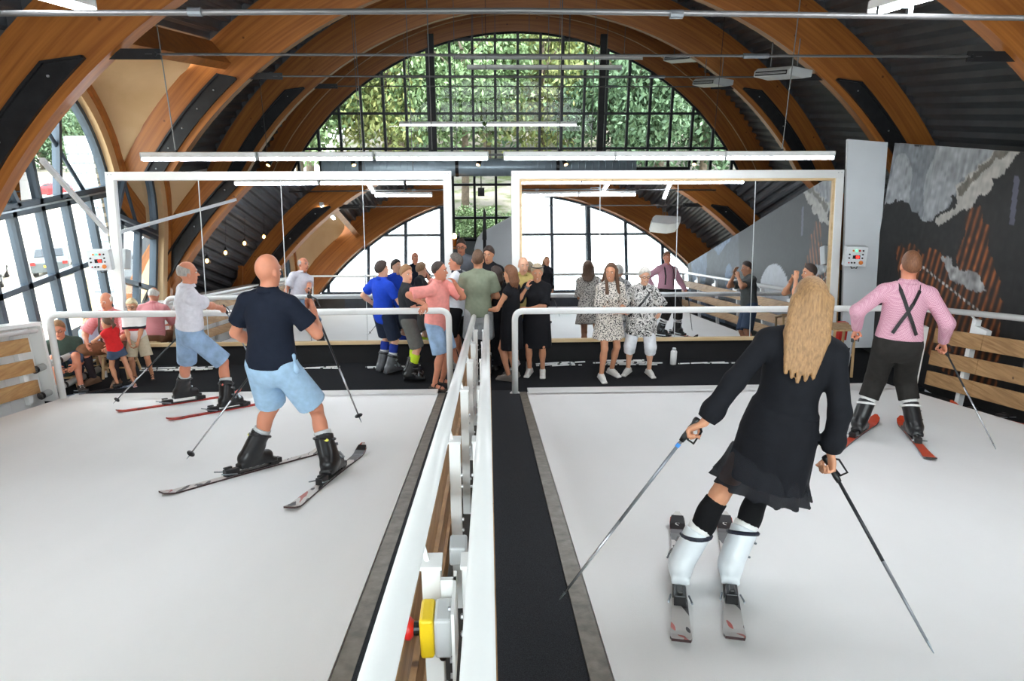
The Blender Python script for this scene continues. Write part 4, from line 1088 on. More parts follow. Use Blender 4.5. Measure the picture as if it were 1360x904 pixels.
    for i in (0, 1):
        B += [rcone(sh[i], elb[i], 0.050*s*am, 0.038*s*am, 0.03), rcone(elb[i], wr[i], 0.040*s*am, 0.027*s*am, 0.02), ell(elb[i]*0.72+wr[i]*0.28, (0.041*s*am,)*3, None, 0.03)]
        fd = unit(wr[i]-elb[i])
        if hdir[i] is not None: fd = unit(RT_*hdir[i][0]+FW*hdir[i][1]+UP*hdir[i][2])
        sg = -1 if i == 0 else 1
        pn = -RT_*sg*0.8-FW*0.35-UP*0.25; pn = unit(pn-(pn @ fd)*fd); lat = np.cross(fd, pn)   # palm faces the body
        if (lat @ (FW+UP*0.4)) < 0: lat = -lat                     # lat points to the thumb side
        hs2 = s*0.98
        B.append(ell(wr[i]+fd*0.048*hs2, (0.040*hs2, 0.018*hs2, 0.052*hs2), (lat, pn, fd), 0.012))
        cu = curl[i]
        for q, (o_, ln) in enumerate(((0.030, 0.074), (0.010, 0.083), (-0.010, 0.077), (-0.029, 0.060))):
            b0 = wr[i]+fd*0.085*hs2+lat*o_*hs2; a1 = cu*1.3; a2 = cu*3.0
            d1 = fd*math.cos(a1)+pn*math.sin(a1)+lat*o_*1.2; d2 = fd*math.cos(a2)+pn*math.sin(a2)+lat*o_*0.6
            b1 = b0+unit(d1)*ln*0.55*hs2; b2 = b1+unit(d2)*ln*0.55*hs2
            B += [rcone(b0, b1, 0.0098*hs2, 0.0092*hs2, 0.004), rcone(b1, b2, 0.0092*hs2, 0.0078*hs2, 0.003)]
        tb = wr[i]+fd*0.030*hs2+lat*0.032*hs2; t1 = tb+unit(fd*0.7+lat*(0.8-0.5*cu)+pn*(0.2+0.6*cu))*0.042*hs2; t2 = t1+unit(fd*(0.9-0.3*cu)+pn*(0.25+1.2*cu)-lat*0.5*cu)*0.034*hs2
        B += [rcone(tb, t1, 0.0135*hs2, 0.0108*hs2, 0.008), rcone(t1, t2, 0.0108*hs2, 0.0085*hs2, 0.003)]
        F_w = wr[i]
    lg = 1.0 if sex == 'm' else 0.95
    for i in (0, 1):
        B += [rcone(hp[i], knees[i], 0.083*s*lg*(0.4+0.6*g), 0.053*s*lg, 0.03), rcone(knees[i], ankles[i], 0.052*s*lg, 0.036*s*lg, 0.02),
              ell(knees[i]*0.68+ankles[i]*0.32-fdirs[i]*0.014*s, (0.050*s*lg, 0.050*s*lg, 0.10*s), None, 0.03),
              rcone(ankles[i]-fdirs[i]*0.03*s-fups[i]*0.05*s, ankles[i]+fdirs[i]*0.135*s-fups[i]*0.062*s, 0.030*s, 0.024*s, 0.02)]
    sdf_obj('body', B, h, skin, t)
    # ---------------- face
    for sg in (-1, 1):
        ec = hc+HF*0.0775*hs+HR*sg*0.031*hs+HU*0.008*hs
        e = obj('eye', MB().ellip(ec-HF*0.004*hs, (0.013*hs, 0.010*hs, 0.0075*hs), 10, 6, (HR, HF, HU)), m_eyew, t, smooth=True)
        obj('iris', MB().ellip(ec+HF*0.003*hs, (0.0055*hs, 0.005*hs, 0.0058*hs), 8, 6, (HR, HF, HU)), m_iris, e, smooth=True)
        obj('eyebrow', MB().tube([hc+HF*0.090*hs+HU*0.026*hs+HR*sg*0.014*hs, hc+HF*0.088*hs+HU*0.031*hs+HR*sg*0.032*hs, hc+HF*0.076*hs+HU*0.026*hs+HR*sg*0.050*hs], [0.0035*hs, 0.0045*hs, 0.002*hs], 5), (hair or {}).get('mat', h_brown), t)
    mc = hc+HF*0.0905*hs-HU*0.066*hs
    mth = obj('mouth', MB().tube([mc-HR*0.024*hs-HF*0.008*hs+HU*(0.006 if smile else 0.0), mc-HR*0.010*hs, mc+HR*0.010*hs, mc+HR*0.024*hs-HF*0.008*hs+HU*(0.006 if smile else 0.0)], [0.002*hs, 0.0065*hs, 0.0065*hs, 0.002*hs], 6), m_lip, t, smooth=True)
    if smile: obj('teeth', MB().ellip(mc+HU*0.002*hs+HF*0.002*hs, (0.015*hs, 0.006*hs, 0.0035*hs), 8, 5, (HR, HF, HU)), m_teeth, mth)
    if glasses:
        m = MB()
        for sg in (-1, 1):
            c = hc+HF*0.104*hs+HR*sg*0.031*hs+HU*0.006*hs
            m.tube([c+HR*0.022*hs*math.cos(a)+HU*0.016*hs*math.sin(a) for a in np.linspace(0, 2*math.pi, 13)], 0.0028, 5)
            m.tube([c+HR*sg*0.022*hs, hc+HR*sg*0.082*hs+HF*0.09*hs+HU*0.006*hs, hc+HR*sg*0.086*hs-HF*0.01*hs+HU*0.004*hs], 0.0025, 5)
        m.tube([hc+HF*0.106*hs-HR*0.010*hs+HU*0.008*hs, hc+HF*0.106*hs+HR*0.010*hs+HU*0.008*hs], 0.0025, 5)
        obj('glasses', m, m_blk, t)
    # ---------------- hair
    if hair:
        hm = hair['mat']; st = hair.get('style', 'short'); Hh = []; ctr = hc+HU*0.022*hs-HF*0.012*hs; vol = hair.get('vol', 0.0)
        rr = ((0.0765+vol)*hs, (0.0985+vol)*hs, (0.1035+vol)*hs)
        fn_ = unit(HF*0.80-HU*0.60); face_cut = (fn_, ctr+fn_*hair.get('line', 0.013)*hs)
        low = {'short': -0.055, 'crop': -0.045, 'bob': -0.11, 'long': -0.09, 'fringe': -0.05}.get(st, -0.05)
        _n = unit(-HU+HF*0.55); side_cut = (_n, ctr+HU*(-0.030)*hs) if st in ('short', 'crop') else (-HU, ctr+HU*low*hs)
        if st == 'fringe':   # bald on top, a ring of hair
            rr = tuple(x+0.005*hs for x in rr); _t = unit(HU+HF*0.35); Hh.append(cut(ell(ctr, rr, (HR, HF, HU), 0.01), (_t, ctr+_t*0.034*hs), side_cut, (HF, ctr+HF*0.025*hs)))
        else:
            Hh.append(cut(ell(ctr, rr, (HR, HF, HU), 0.01), face_cut, side_cut))
            if st in ('short', 'bob') and not kid: Hh.append(cut(ell(ctr+HU*0.028*hs+HF*0.014*hs, (0.068*hs, 0.088*hs, 0.088*hs), (HR, HF, HU), 0.015), (fn_, ctr+fn_*0.030*hs)))
        L_ = hair.get('len', 0.3)*s
        if st in ('long', 'bob'):
            for sg in (-1, -0.5, 0, 0.5, 1):
                a = ctr+HR*sg*0.066*hs-HF*(0.062-0.03*abs(sg))*hs-HU*0.01*hs
                out = TR*sg*0.03*s*(1 if st == 'long' else 0.3)-TF*0.03*s
                b = a-UP*L_*0.55+out; c = a-UP*L_*(1-0.12*abs(sg))+out*1.3
                if st == 'long':
                    b = nb+U*0.005*s-TF*0.082*s+TR*sg*0.075*s; c = P+U*(0.54*s-L_*0.36*(1-0.15*abs(sg)))-TF*0.158*s+TR*sg*0.062*s
                Hh += [rcone(a, b, 0.036*hs, (0.030+vol*0.5)*hs, 0.012), rcone(b, c, (0.030+vol*0.5)*hs, 0.010*hs, 0.012)]
            if hair.get('front'):
                for sg in (-1, 1):
                    a = ctr+HR*sg*0.074*hs+HF*0.01*hs; b = P+U*0.40*s+TR*sg*0.085*s+TF*0.10*s; c = P+U*0.26*s+TR*sg*0.085*s+TF*0.125*s
                    Hh += [rcone(a, b, 0.026*hs, 0.026*hs, 0.02), rcone(b, c, 0.026*hs, 0.010*hs, 0.02)]
        if hair.get('tail'):
            a = ctr-HF*0.10*hs; Hh += [rcone(a, a-UP*L_*0.5-HF*0.03, 0.026*hs, 0.03*hs, 0.015), rcone(a-UP*L_*0.5-HF*0.03, a-UP*L_, 0.03*hs, 0.01, 0.015)]
        if hair.get('bang'):
            Hh.append(cut(ell(ctr+HF*0.004, (0.084*hs, 0.103*hs, 0.10*hs), (HR, HF, HU), 0.01), (-HU, ctr+HU*0.035*hs)))
        sdf_obj('hair', Hh, min(h, 0.011), hm, t)
    # ---------------- clothes
    o = 0.016*s
    def torso(o, z0, extra=()):
        bot = (-U, P+U*z0*s)
        L1 = [cut(ell(P+U*0.02*s, (0.164*s*hw*g+o, 0.118*s*g+o, 0.22*s), (PR, np.cross(U, PR), U), 0.04), bot), cut(ell(P+U*0.17*s+TF*0.012*g, (0.145*s*fg*g+o, 0.108*s*g+o, 0.21*s), AX, 0.05), bot),
              cut(ell(P+U*0.34*s, (0.155*s*fg*(0.6+0.4*g)+o, 0.114*s*(0.5+0.5*g)+o, 0.187*s+o*0.3), AX, 0.05), bot), rcone(sh[0]+TR*0.03*s, sh[1]-TR*0.03*s, 0.055*s+o*0.5, 0.055*s+o*0.5, 0.05), rcone(nb+U*0.014*s, sh[0], 0.050*s, 0.050*s+o*.4, 0.04), rcone(nb+U*0.014*s, sh[1], 0.050*s, 0.050*s+o*.4, 0.04)]
        if sex == 'f' and not kid:
            for sg in (-1, 1): L1.append(ell(P+U*0.335*s+TR*sg*0.068*s+TF*0.084*s, (0.060*s+o*.6, 0.056*s+o*.6, 0.060*s+o*.6), AX, 0.04))
        return L1
    def sleeves(o, ln, loose=0.012, puff=0):
        out = []
        for i in (0, 1):
            d1 = unit(elb[i]-sh[i]); l1 = np.linalg.norm(elb[i]-sh[i])
            if ln <= 1: out.append(rcone(sh[i], sh[i]+d1*l1*ln, 0.052*s*am+o*.8, 0.044*s*am+o*.8+loose, 0.03, flat=True))
            else:
                e2 = elb[i]+(wr[i]-elb[i])*(ln-1)
                out += [rcone(sh[i], elb[i], 0.052*s*am+o*.8, 0.041*s*am+o*.8+loose*.5, 0.03), rcone(elb[i], e2, 0.042*s*am+o*.8+loose*.5, 0.034*s*am+o*.6+puff, 0.02, flat=True)]
                if puff: out.append(ell(elb[i]*0.25+e2*0.75, (0.05*s+puff,)*3, None, 0.02))
        return out
    if top:
        T = torso(top.get('o', o), top.get('hem', -0.10))
        if top.get('sleeve', 0) > 0: T += sleeves(top.get('o', o), top['sleeve'], top.get('loose', 0.012), top.get('puff', 0))
        so = sdf_obj(top.get('name', 'shirt'), T, h, top['mat'], t)
        if top.get('collar'):
            c = nb+U*0.012*s-TF*0.004*s; m = MB(); vs_ = []; fs = []; nn = 20
            for k in range(nn+1):
                a = math.radians(-155+310*k/nn); d_ = -TF*math.cos(a)*1.0+TR*math.sin(a); 
                for rr_, hh in ((0.062, 0.030), (0.080, -0.004), (0.085, -0.002), (0.068, 0.034)): vs_.append(c+d_*rr_*s*fg+U*hh*s+TF*0.012*s)
            for k in range(nn):
                for q in range(4): q2 = (q+1) % 4; fs.append((k*4+q, k*4+4+q, k*4+4+q2, k*4+q2))
            obj('collar', m.add(vs_, fs), top['collar'], so, smooth=True)
        F.top = so
    if bottom:
        bo = bottom.get('o', 0.012)*s; wz = bottom.get('waist', 0.10); Bt = [cut(ell(P+U*0.02*s, (0.162*s*hw*g+bo, 0.116*s*g+bo, 0.19*s), (PR, np.cross(U, PR), U), 0.04), (U, P+U*wz*s))]
        ln = bottom.get('len', 0.8)
        for i in (0, 1):
            d1 = knees[i]-hp[i]; lo_ = bottom.get('loose', 0.018)
            rt = 0.092*s*lg*(0.4+0.6*g)+bo
            if ln <= 1: Bt.append(rcone(hp[i], hp[i]+d1*ln, rt, 0.066*s*lg*(1.35-0.35*ln)+bo+lo_, 0.03, flat=True))
            else: Bt += [rcone(hp[i], knees[i], rt, 0.064*s*lg+bo+lo_*.6, 0.03), rcone(knees[i], knees[i]+(ankles[i]-knees[i])*(ln-1), 0.064*s*lg+bo+lo_*.6, 0.064*s*lg+bo+lo_*.4, 0.02, flat=True)]
        F.bot = sdf_obj(bottom.get('name', 'shorts'), Bt, h, bottom['mat'], t)
        if bottom.get('belt'):
            c = P+U*(wz-0.012)*s; a_, b_2 = 0.150*s*hw*g+bo+0.004, 0.110*s*g+bo+0.006
            pts = [c+PR*a_*math.cos(a)+np.cross(U, PR)*b_2*math.sin(a) for a in np.linspace(0, 2*math.pi, 29)]
            m = MB(); vs_ = []; fs = []
            for p in pts: vs_ += [p-U*0.018*s, p+U*0.018*s]
            fs = [(2*k, 2*k+2, 2*k+3, 2*k+1) for k in range(28)]
            obj('belt', m.add(vs_, fs), bottom['belt'], F.bot, smooth=True)
    if dress:
        do = dress.get('o', 0.012)*s; wz = 0.13
        T = torso(do, -0.02)
        dn = unit(-U*0.55-UP*0.45) if not dress.get('hang') else V3(dress['hang'])
        T.append(skirt(P+U*wz*s, P+U*wz*s+dn*dress['len']*s, (PR, np.cross(U, PR)), 0.150*s*g+do, dress.get('flare', 0.24)*s, 0.80, dress.get('ripple', 0.05), dress.get('nrip', 9), 0.35, 0.185*s*g+do, 0.03))
        if dress.get('sleeve', 0) > 0: T += sleeves(do, dress['sleeve'], dress.get('loose', 0.015), dress.get('puff', 0))
        F.top = sdf_obj('dress', T, h, dress['mat'], t)
        if dress.get('ruffle'):
            e = P+U*wz*s+dn*dress['len']*s
            sdf_obj('ruffle', [skirt(e-dn*0.14*s, e+dn*0.05*s, (PR, np.cross(U, PR)), (dress.get('flare', 0.24)-0.01)*s, (dress.get('flare', 0.24)+0.045)*s, 0.80, 0.09, 14, 0.5, None, 0.01)], h, dress['ruffle'], F.top)
    if socks:
        for i in (0, 1): sdf_obj('sock', [rcone(ankles[i], ankles[i]+(knees[i]-ankles[i])*socks['len'], 0.043*s, 0.060*s, 0.02, flat=True), cut(ell(knees[i]*0.68+ankles[i]*0.32-fdirs[i]*0.014*s, (0.058*s, 0.058*s, 0.11*s), None, 0.03), (unit(knees[i]-ankles[i]), ankles[i]+(knees[i]-ankles[i])*socks['len']))], h, socks['mat'], t)
    # ---------------- shoes
    st = (shoes or {}).get('style')
    for i in (0, 1):
        a, d_, n_ = ankles[i], fdirs[i], fups[i]; r_ = np.cross(d_, n_); A3 = (r_, d_, n_); base = a-n_*0.085*s
        if st == 'sneaker':
            so = sdf_obj('shoe', [rcone(a-d_*0.045*s-n_*0.040*s, a+d_*0.15*s-n_*0.052*s, 0.042*s, 0.034*s, 0.02), rcone(a-d_*0.01*s-n_*0.02*s, a+d_*0.09*s-n_*0.045*s, 0.045*s, 0.040*s, 0.02),
                                   rbox(base+d_*0.055*s+n_*0.013*s, A3, (0.045*s, 0.145*s, 0.014*s), 0.012*s, 0.01)], min(h, 0.010), shoes['mat'], t)
            m = MB()
            for q in (0.03, 0.055, 0.08, 0.105): m.bar(a+d_*q*s-r_*0.024*s+n_*(0.022-q*0.32)*s, a+d_*q*s+r_*0.024*s+n_*(0.022-q*0.32)*s, 0.006, 0.005, up=n_)
            obj('laces', m, shoes.get('lace', m_white), so)
        elif st == 'sandal':
            so = obj('sandal', MB().obox(base+d_*0.055*s+n_*0.008*s, (r_*0.042*s, d_*0.135*s, n_*0.010*s)), shoes['mat'], t, bevel=0.008)
            m = MB()
            for q, rr_ in ((0.11, 0.036), (0.03, 0.042)):
                m.tube([base+d_*q*s+r_*rr_*s*math.cos(x)+n_*(0.018+0.052*(1 if q < .1 else 0.7)*math.sin(x))*s for x in np.linspace(0, math.pi, 9)], 0.008, 5)
            obj('strap', m, shoes['mat'], so)
        elif st == 'skiboot':
            bm = shoes['mat']; sd_ = unit(knees[i]-a); bt = base+n_*0.005
            Bp = [rbox(bt+d_*0.045*s+n_*0.018, A3, (0.048*s, 0.158*s, 0.018), 0.006, 0.01), rcone(bt-d_*0.055*s+n_*0.065*s, bt+d_*0.135*s+n_*0.055*s, 0.056*s, 0.046*s, 0.02),
                  rcone(bt-d_*0.03*s+n_*0.08*s, a+sd_*0.20*s, 0.064*s, 0.073*s, 0.03, flat=True), rcone(bt+d_*0.02*s+n_*0.085*s, a+sd_*0.08*s+d_*0.02*s, 0.058*s, 0.06*s, 0.03)]
            so = sdf_obj('ski_boot', Bp, 0.0095, bm, t)
            lin_ = sdf_obj('liner', [rcone(a+sd_*0.17*s, a+sd_*shoes.get('cuff', 0.235)*s, 0.060*s, 0.066*s, 0.006, flat=True, flat0=True)], 0.010, shoes.get('liner', m_grey), so)
            cr = unit(np.cross(sd_, r_)); cr = cr if cr @ d_ > 0 else -cr
            m = MB(); c = a+sd_*0.175*s
            m.tube([c+r_*0.076*s*math.cos(x)+cr*0.076*s*math.sin(x) for x in np.linspace(0, 2*math.pi, 17)], 0.012, 6)
            obj('strap', m, shoes.get('strap', m_blk), so)
            sg = -1 if i == 0 else 1
            for q, (cc, rd) in enumerate(((a+sd_*0.13*s, 0.074), (a+sd_*0.05*s, 0.070), (bt+d_*0.06*s+n_*0.075*s, 0.056), (bt+d_*0.115*s+n_*0.065*s, 0.050))):
                nv = unit(r_*sg*0.75+(cr if q < 2 else n_)*0.66); tv = unit(np.cross(nv, sd_ if q < 2 else d_))
                b0 = cc+nv*rd*s
                m = MB().obox(b0, (tv*0.030*s, (sd_ if q < 2 else d_)*0.010*s, nv*0.007*s)); m.obox(b0+tv*0.035*s-nv*0.004, (tv*0.016*s, (sd_ if q < 2 else d_)*0.005*s, nv*0.004*s))
                obj('buckle', m, shoes.get('buckle', m_steel), so)
            if shoes.get('badge'):
                obj('badge', MB().ellip(a+sd_*0.17*s-cr*0.066*s+r_*sg*0.03*s, (0.03*s, 0.008, 0.016*s), 12, 6, (r_, cr, sd_)), shoes['badge'], so)
    F.root = t; F.P = P; F.U = U; F.TR = TR; F.TF = TF; F.sh = sh; F.elb = elb; F.wr = wr; F.knees = knees; F.ankles = ankles; F.nb = nb; F.hc = hc; F.s = s; F.HF, F.HR, F.HU, F.hs = HF, HR, HU, hs; F.PR = PR; F.g = g
    F.hand = [wr[i]+unit(wr[i]-elb[i] if hdir[i] is None else RT_*hdir[i][0]+FW*hdir[i][1]+UP*hdir[i][2])*0.075*s for i in (0, 1)]
    return F
# ================================================================== SKIS AND POLES
def bpt(x, y, h=0.0): return V3((x, y, bz(y))) + SN*h
def skimat(name, base, c2, c3, sc=3.0):
    if name in MATS: return MATS[name]
    m, N, L, b = newmat(name); MATS[name] = m
    tc = N.new('ShaderNodeTexCoord'); mp = N.new('ShaderNodeMapping'); mp.inputs['Scale'].default_value = (5, 1.2, 5); L.new(tc.outputs['Object'], mp.inputs['Vector'])
    nz = N.new('ShaderNodeTexNoise'); nz.inputs['Scale'].default_value = sc; nz.inputs['Detail'].default_value = 1.5; L.new(mp.outputs['Vector'], nz.inputs['Vector'])
    r = N.new('ShaderNodeValToRGB'); r.color_ramp.interpolation = 'CONSTANT'; L.new(nz.outputs['Fac'], r.inputs['Fac'])
    e = r.color_ramp.elements; e[0].color = lin(c2); e[0].position = 0; e[1].position = 0.41; e[1].color = lin(base); q = e.new(0.61); q.color = lin(c3)
    L.new(r.outputs['Color'], b.inputs['Base Color']); b.inputs['Roughness'].default_value = 0.3
    return m
def ski(c, yaw, length, mat, label, group, nrm=SN, tail_mat=None, binding=True, base=None, tipcap=None, logo=None, fore=0.5):
    """c = point on the snow mat under the boot"""
    c = V3(c); nrm = unit(nrm); d = V3((-math.sin(math.radians(yaw)), math.cos(math.radians(yaw)), 0)); d = unit(d-(d @ nrm)*nrm); r = np.cross(d, nrm)
    t = thing('ski', label, 'ski', tuple(c), group)
    n = 40; vs_ = []; fs = []; mis = []
    th = 0.013
    for i in range(n+1):
        q = i/n; y = (q-1+fore)*length + 0.0; w = 0.034+0.018*abs(2*q-1)**2
        if q > 0.955: w *= math.sqrt(max(0.06, 1-((q-0.955)/0.045)**2))
        if q < 0.03: w *= 0.8+0.2*q/0.03
        z = 0.012+(0.075*((q-0.88)/0.12)**2 if q > 0.88 else 0)+(0.02*((0.06-q)/0.06) if q < 0.06 else 0)
        for sx, dz in ((-1, 0), (1, 0), (1, th), (-1, th)): vs_.append(c+d*y+r*sx*w+nrm*(z-0.010+dz))
    for i in range(n):
        for k in range(4):
            k2 = (k+1) % 4; fs.append((i*4+k, i*4+k2, i*4+4+k2, i*4+4+k)); mis.append(1 if k == 2 else 0)
    fs += [(3, 2, 1, 0), tuple(n*4+k for k in range(4))]; mis += [0, 0]
    m = MB(); m.v = [tuple(map(float, p)) for p in vs_]; m.f = fs; m.mi = [0 if k == 0 else 1 for k in mis]
    body = obj('ski_body', m, [base or m_blk, mat], t)
    if tipcap: 
        m = MB()
        def strip(q0, q1, wf, zz):
            P = []
            for q in np.linspace(q0, q1, 6):
                y = (q-1+fore)*length; w = (0.034+0.018*abs(2*q-1)**2)*wf
                if q > 0.955: w *= math.sqrt(max(0.06, 1-((q-0.955)/0.045)**2))
                z = 0.012+(0.075*((q-0.88)/0.12)**2 if q > 0.88 else 0)-0.010+th+zz
                P.append((c+d*y-r*w+nrm*z, c+d*y+r*w+nrm*z))
            m.add([p for a in P for p in a], [(2*i, 2*i+1, 2*i+3, 2*i+2) for i in range(5)])
        strip(0.80, 0.985, 0.97, 0.0008); obj('tip_graphic', m, tipcap, body)
    if logo:
        def decal(txt, q, size, mat, ang=0):
            y = (q-1+fore)*length; z = 0.012+(0.075*((q-0.88)/0.12)**2 if q > 0.88 else 0)-0.010+th+0.002
            slope = 0.075*2*(q-0.88)/0.12/0.12/length if q > 0.88 else 0
            dd = unit(d+nrm*slope); nn = np.cross(r, dd); 
            if ang: X, Y = dd, -r
            else: X, Y = r, dd
            p = c+d*y+nrm*z - V3(wloc(body))
            textmesh('lettering', txt, size, mat, body, Matrix(((X[0], Y[0], nn[0], p[0]), (X[1], Y[1], nn[1], p[1]), (X[2], Y[2], nn[2], p[2]), (0, 0, 0, 1))))
        for a in logo: decal(*a)
    if binding:
        obj('binding_plate', MB().obox(c+nrm*0.020, (r*0.030, d*0.24, nrm*0.006)), m_blk, t)
        m = MB().obox(c+d*0.215+nrm*0.045, (r*0.032, d*0.055, nrm*0.022)).obox(c+d*0.185+nrm*0.055, (r*0.042, d*0.016, nrm*0.012)); obj('toe_piece', m, m_blk, t, bevel=0.006)
        m = MB().obox(c-d*0.185+nrm*0.045, (r*0.030, d*0.06, nrm*0.024)).obox(c-d*0.215+nrm*0.085, (r*0.014, d*0.035, nrm*0.008)); obj('heel_piece', m, m_blk, t, bevel=0.006)
        m = MB()
        for sx in (-1, 1): m.tube([c-d*0.16+r*sx*0.045+nrm*0.03, c-d*0.26+r*sx*0.055+nrm*0.05, c-d*0.30+r*sx*0.055+nrm*0.06], 0.005, 6)
        obj('brake', m, m_steel, t)
    return t
m_polelow = M('pole_aluminium', (196, 198, 202), 0.25, 0.7); m_poleup = M('pole_dark', (48, 50, 54), 0.35, 0.3); m_polegrey = M('pole_grey', (140, 144, 150), 0.3, 0.5)
def pole(top, tip, label, split=0.5, up=m_poleup, low=m_polelow, grip=m_blk, ring=None, basket=True):
    top, tip = V3(top), V3(tip); d = unit(tip-top); L_ = np.linalg.norm(tip-top)
    t = thing('ski_pole', label, 'ski pole', tuple(tip), 'ski poles')
    a = top+d*0.06; b = top+d*(0.06+(L_-0.06)*split); e = tip-d*0.05
    obj('upper_shaft', MB().tube([a, b], 0.0085, 10), up, t, smooth=True)
    obj('lower_shaft', MB().tube([b, e], [0.0085, 0.0065], 10), low, t, smooth=True)
    g = obj('grip', MB().lathe(top-d*0.065, [(0.012, 0), (0.018, 0.006), (0.019, 0.02), (0.014, 0.04), (0.0165, 0.06), (0.0145, 0.085), (0.016, 0.11), (0.012, 0.14)], d, 12), grip, t, smooth=True)
    s_ = unit(np.cross(d, V3((0.3, 1, 0.1)))); obj('strap', MB().tube([top-d*0.055, top-d*0.02+s_*0.05, top+d*0.05+s_*0.055, top+d*0.05+s_*0.02, top-d*0.05], 0.006, 5), m_blk, g)
    obj('tip', MB().tube([e, tip], [0.0065, 0.002], 8), m_steel, t)
    if basket: obj('basket', MB().lathe(tip-d*0.075, [(0.006, -0.012), (0.034, 0.0), (0.036, 0.004), (0.006, 0.010)], d, 16), m_blk, t)
    if ring: obj('marker_ring', MB().tube([top+d*0.09, top+d*0.11], 0.011, 10), ring, t)
    return t

# ================================================================== THE SKIERS
denim = cloth('washed_denim', (150, 176, 206), noise=0.22, ns=9); m_leather = M('dark_leather', (52, 48, 46), 0.55, noise=0.15, ns=18, bump=0.2, bs=40)
FS = 0.045
# man in the white shirt
fL, fR = bpt(-3.83, 8.0, FS), bpt(-3.10, 7.55, FS)
A = person('grey-haired man skiing in pale short-sleeved shirt and faded denim shorts', (-3.47, 7.77, bz(7.77)+0.02), -48, H=1.86, g=1.06, hip=('w', -3.50, 7.74, 1.13), lean=4, side=4, twist=-6,
           feet=[('w', *fL, -45, SN), ('w', *fR, -40, SN)], hands=[('w', -3.74, 8.02, 1.06), ('w', -3.22, 8.12, 1.31)], ehint=[(-1, -0.8, -0.2), (0.8, -1, -0.4)], curl=(1, 1), head=(-12, -4), skin=sk_red,
           top=dict(mat=cloth('pale_lilac_shirt', (226, 224, 232)), sleeve=0.74, hem=0.07, loose=0.02, collar=cloth('pale_lilac_shirt', (226, 224, 232))), bottom=dict(mat=denim, len=0.98, loose=0.03, belt=m_leather),
           hair=dict(mat=h_grey, style='fringe'), shoes=dict(style='skiboot', mat=M('black_boot_shell', (26, 26, 28), 0.3, noise=0.15, ns=12), liner=m_grey, badge=M('coral_badge', (236, 120, 104), 0.4)), h=0.0105, glasses=False)
m_redski = skimat('red_ski_top', (206, 62, 44), (44, 30, 32), (222, 84, 58)); 
ski(bpt(-3.83, 8.0), -45, 1.50, m_redski, 'red ski under the left boot of the man in the pale shirt', 'skis on the left mat', base=M('ski_base_red', (170, 50, 40), 0.4))
ski(bpt(-3.10, 7.55), -40, 1.42, m_redski, 'red ski under the right boot of the man in the pale shirt', 'skis on the left mat', base=M('ski_base_red', (170, 50, 40), 0.4))
pole(A.hand[0], (-4.66, 7.95, 0.16), 'ski pole trailing left of the man in the pale shirt', 0.45)
pole(A.hand[1], (-3.00, 8.66, 0.02), 'grey ski pole planted ahead of the man in the pale shirt', 0.9, m_polegrey, m_polegrey)
# bald man in navy
fL, fR = bpt(-1.98, 5.12, FS), bpt(-1.28, 4.92, FS)
A = person('bald man skiing in navy polo shirt and light blue shorts', (-1.66, 5.05, bz(5.05)), -14, H=1.88, g=1.06, hip=('w', -1.69, 5.04, 1.715), lean=6, side=0, twist=-4,
           feet=[('w', *fL, -38, SN), ('w', *fR, -10, SN)], hands=[('w', -1.86, 5.36, 1.76), ('w', -1.40, 5.30, 2.09)], ehint=[(-0.9, -0.5, -0.6), (0.7, -0.3, -1)], curl=(1, 1), head=(-14, -6), skin=sk_red,
           top=dict(mat=cloth('navy_polo', (28, 34, 48)), sleeve=0.66, hem=-0.01, loose=0.022, collar=cloth('navy_polo', (28, 34, 48))), bottom=dict(mat=cloth('light_blue_shorts', (166, 198, 226)), len=0.88, loose=0.035),
           hair=None, shoes=dict(style='skiboot', mat=M('black_boot_shell', (26, 26, 28), 0.3, noise=0.15, ns=12), liner=m_grey, badge=M('yellow_badge', (226, 220, 90), 0.4)), h=0.0105)
p0 = A.P + A.U*0.03 + A.PR*0.185 - A.TF*0.01
sdf_obj('pocket_lining', [rcone(p0+A.U*0.03, p0-A.U*0.05+A.PR*0.03, 0.012, 0.03, 0.01), rcone(p0+A.U*0.02+A.PR*0.015, p0+A.U*0.06+A.PR*0.01, 0.014, 0.02, 0.01)], 0.01, cloth('light_blue_shorts', (166, 198, 226)), A.bot)
m_whski = skimat('white_black_ski_top', (206, 200, 194), (40, 36, 38), (170, 70, 56))
ski(bpt(-1.98, 5.12), -38, 1.50, m_whski, 'white and black ski under the left boot of the bald man', 'skis on the left mat', base=M('ski_base_dark', (60, 40, 40), 0.4))
ski(bpt(-1.28, 4.92), -9, 1.52, m_whski, 'white and black ski under the right boot of the bald man', 'skis on the left mat', base=M('ski_base_dark', (60, 40, 40), 0.4), tipcap=M('ski_tip_black', (28, 28, 30), 0.3))
pole(A.hand[0], (-2.66, 5.45, bz(5.45)+0.02), 'ski pole planted left of the bald man', 0.42)
pole(A.hand[1], (-1.13, 5.52, 0.99), 'ski pole lifted on the right of the bald man', 0.5)
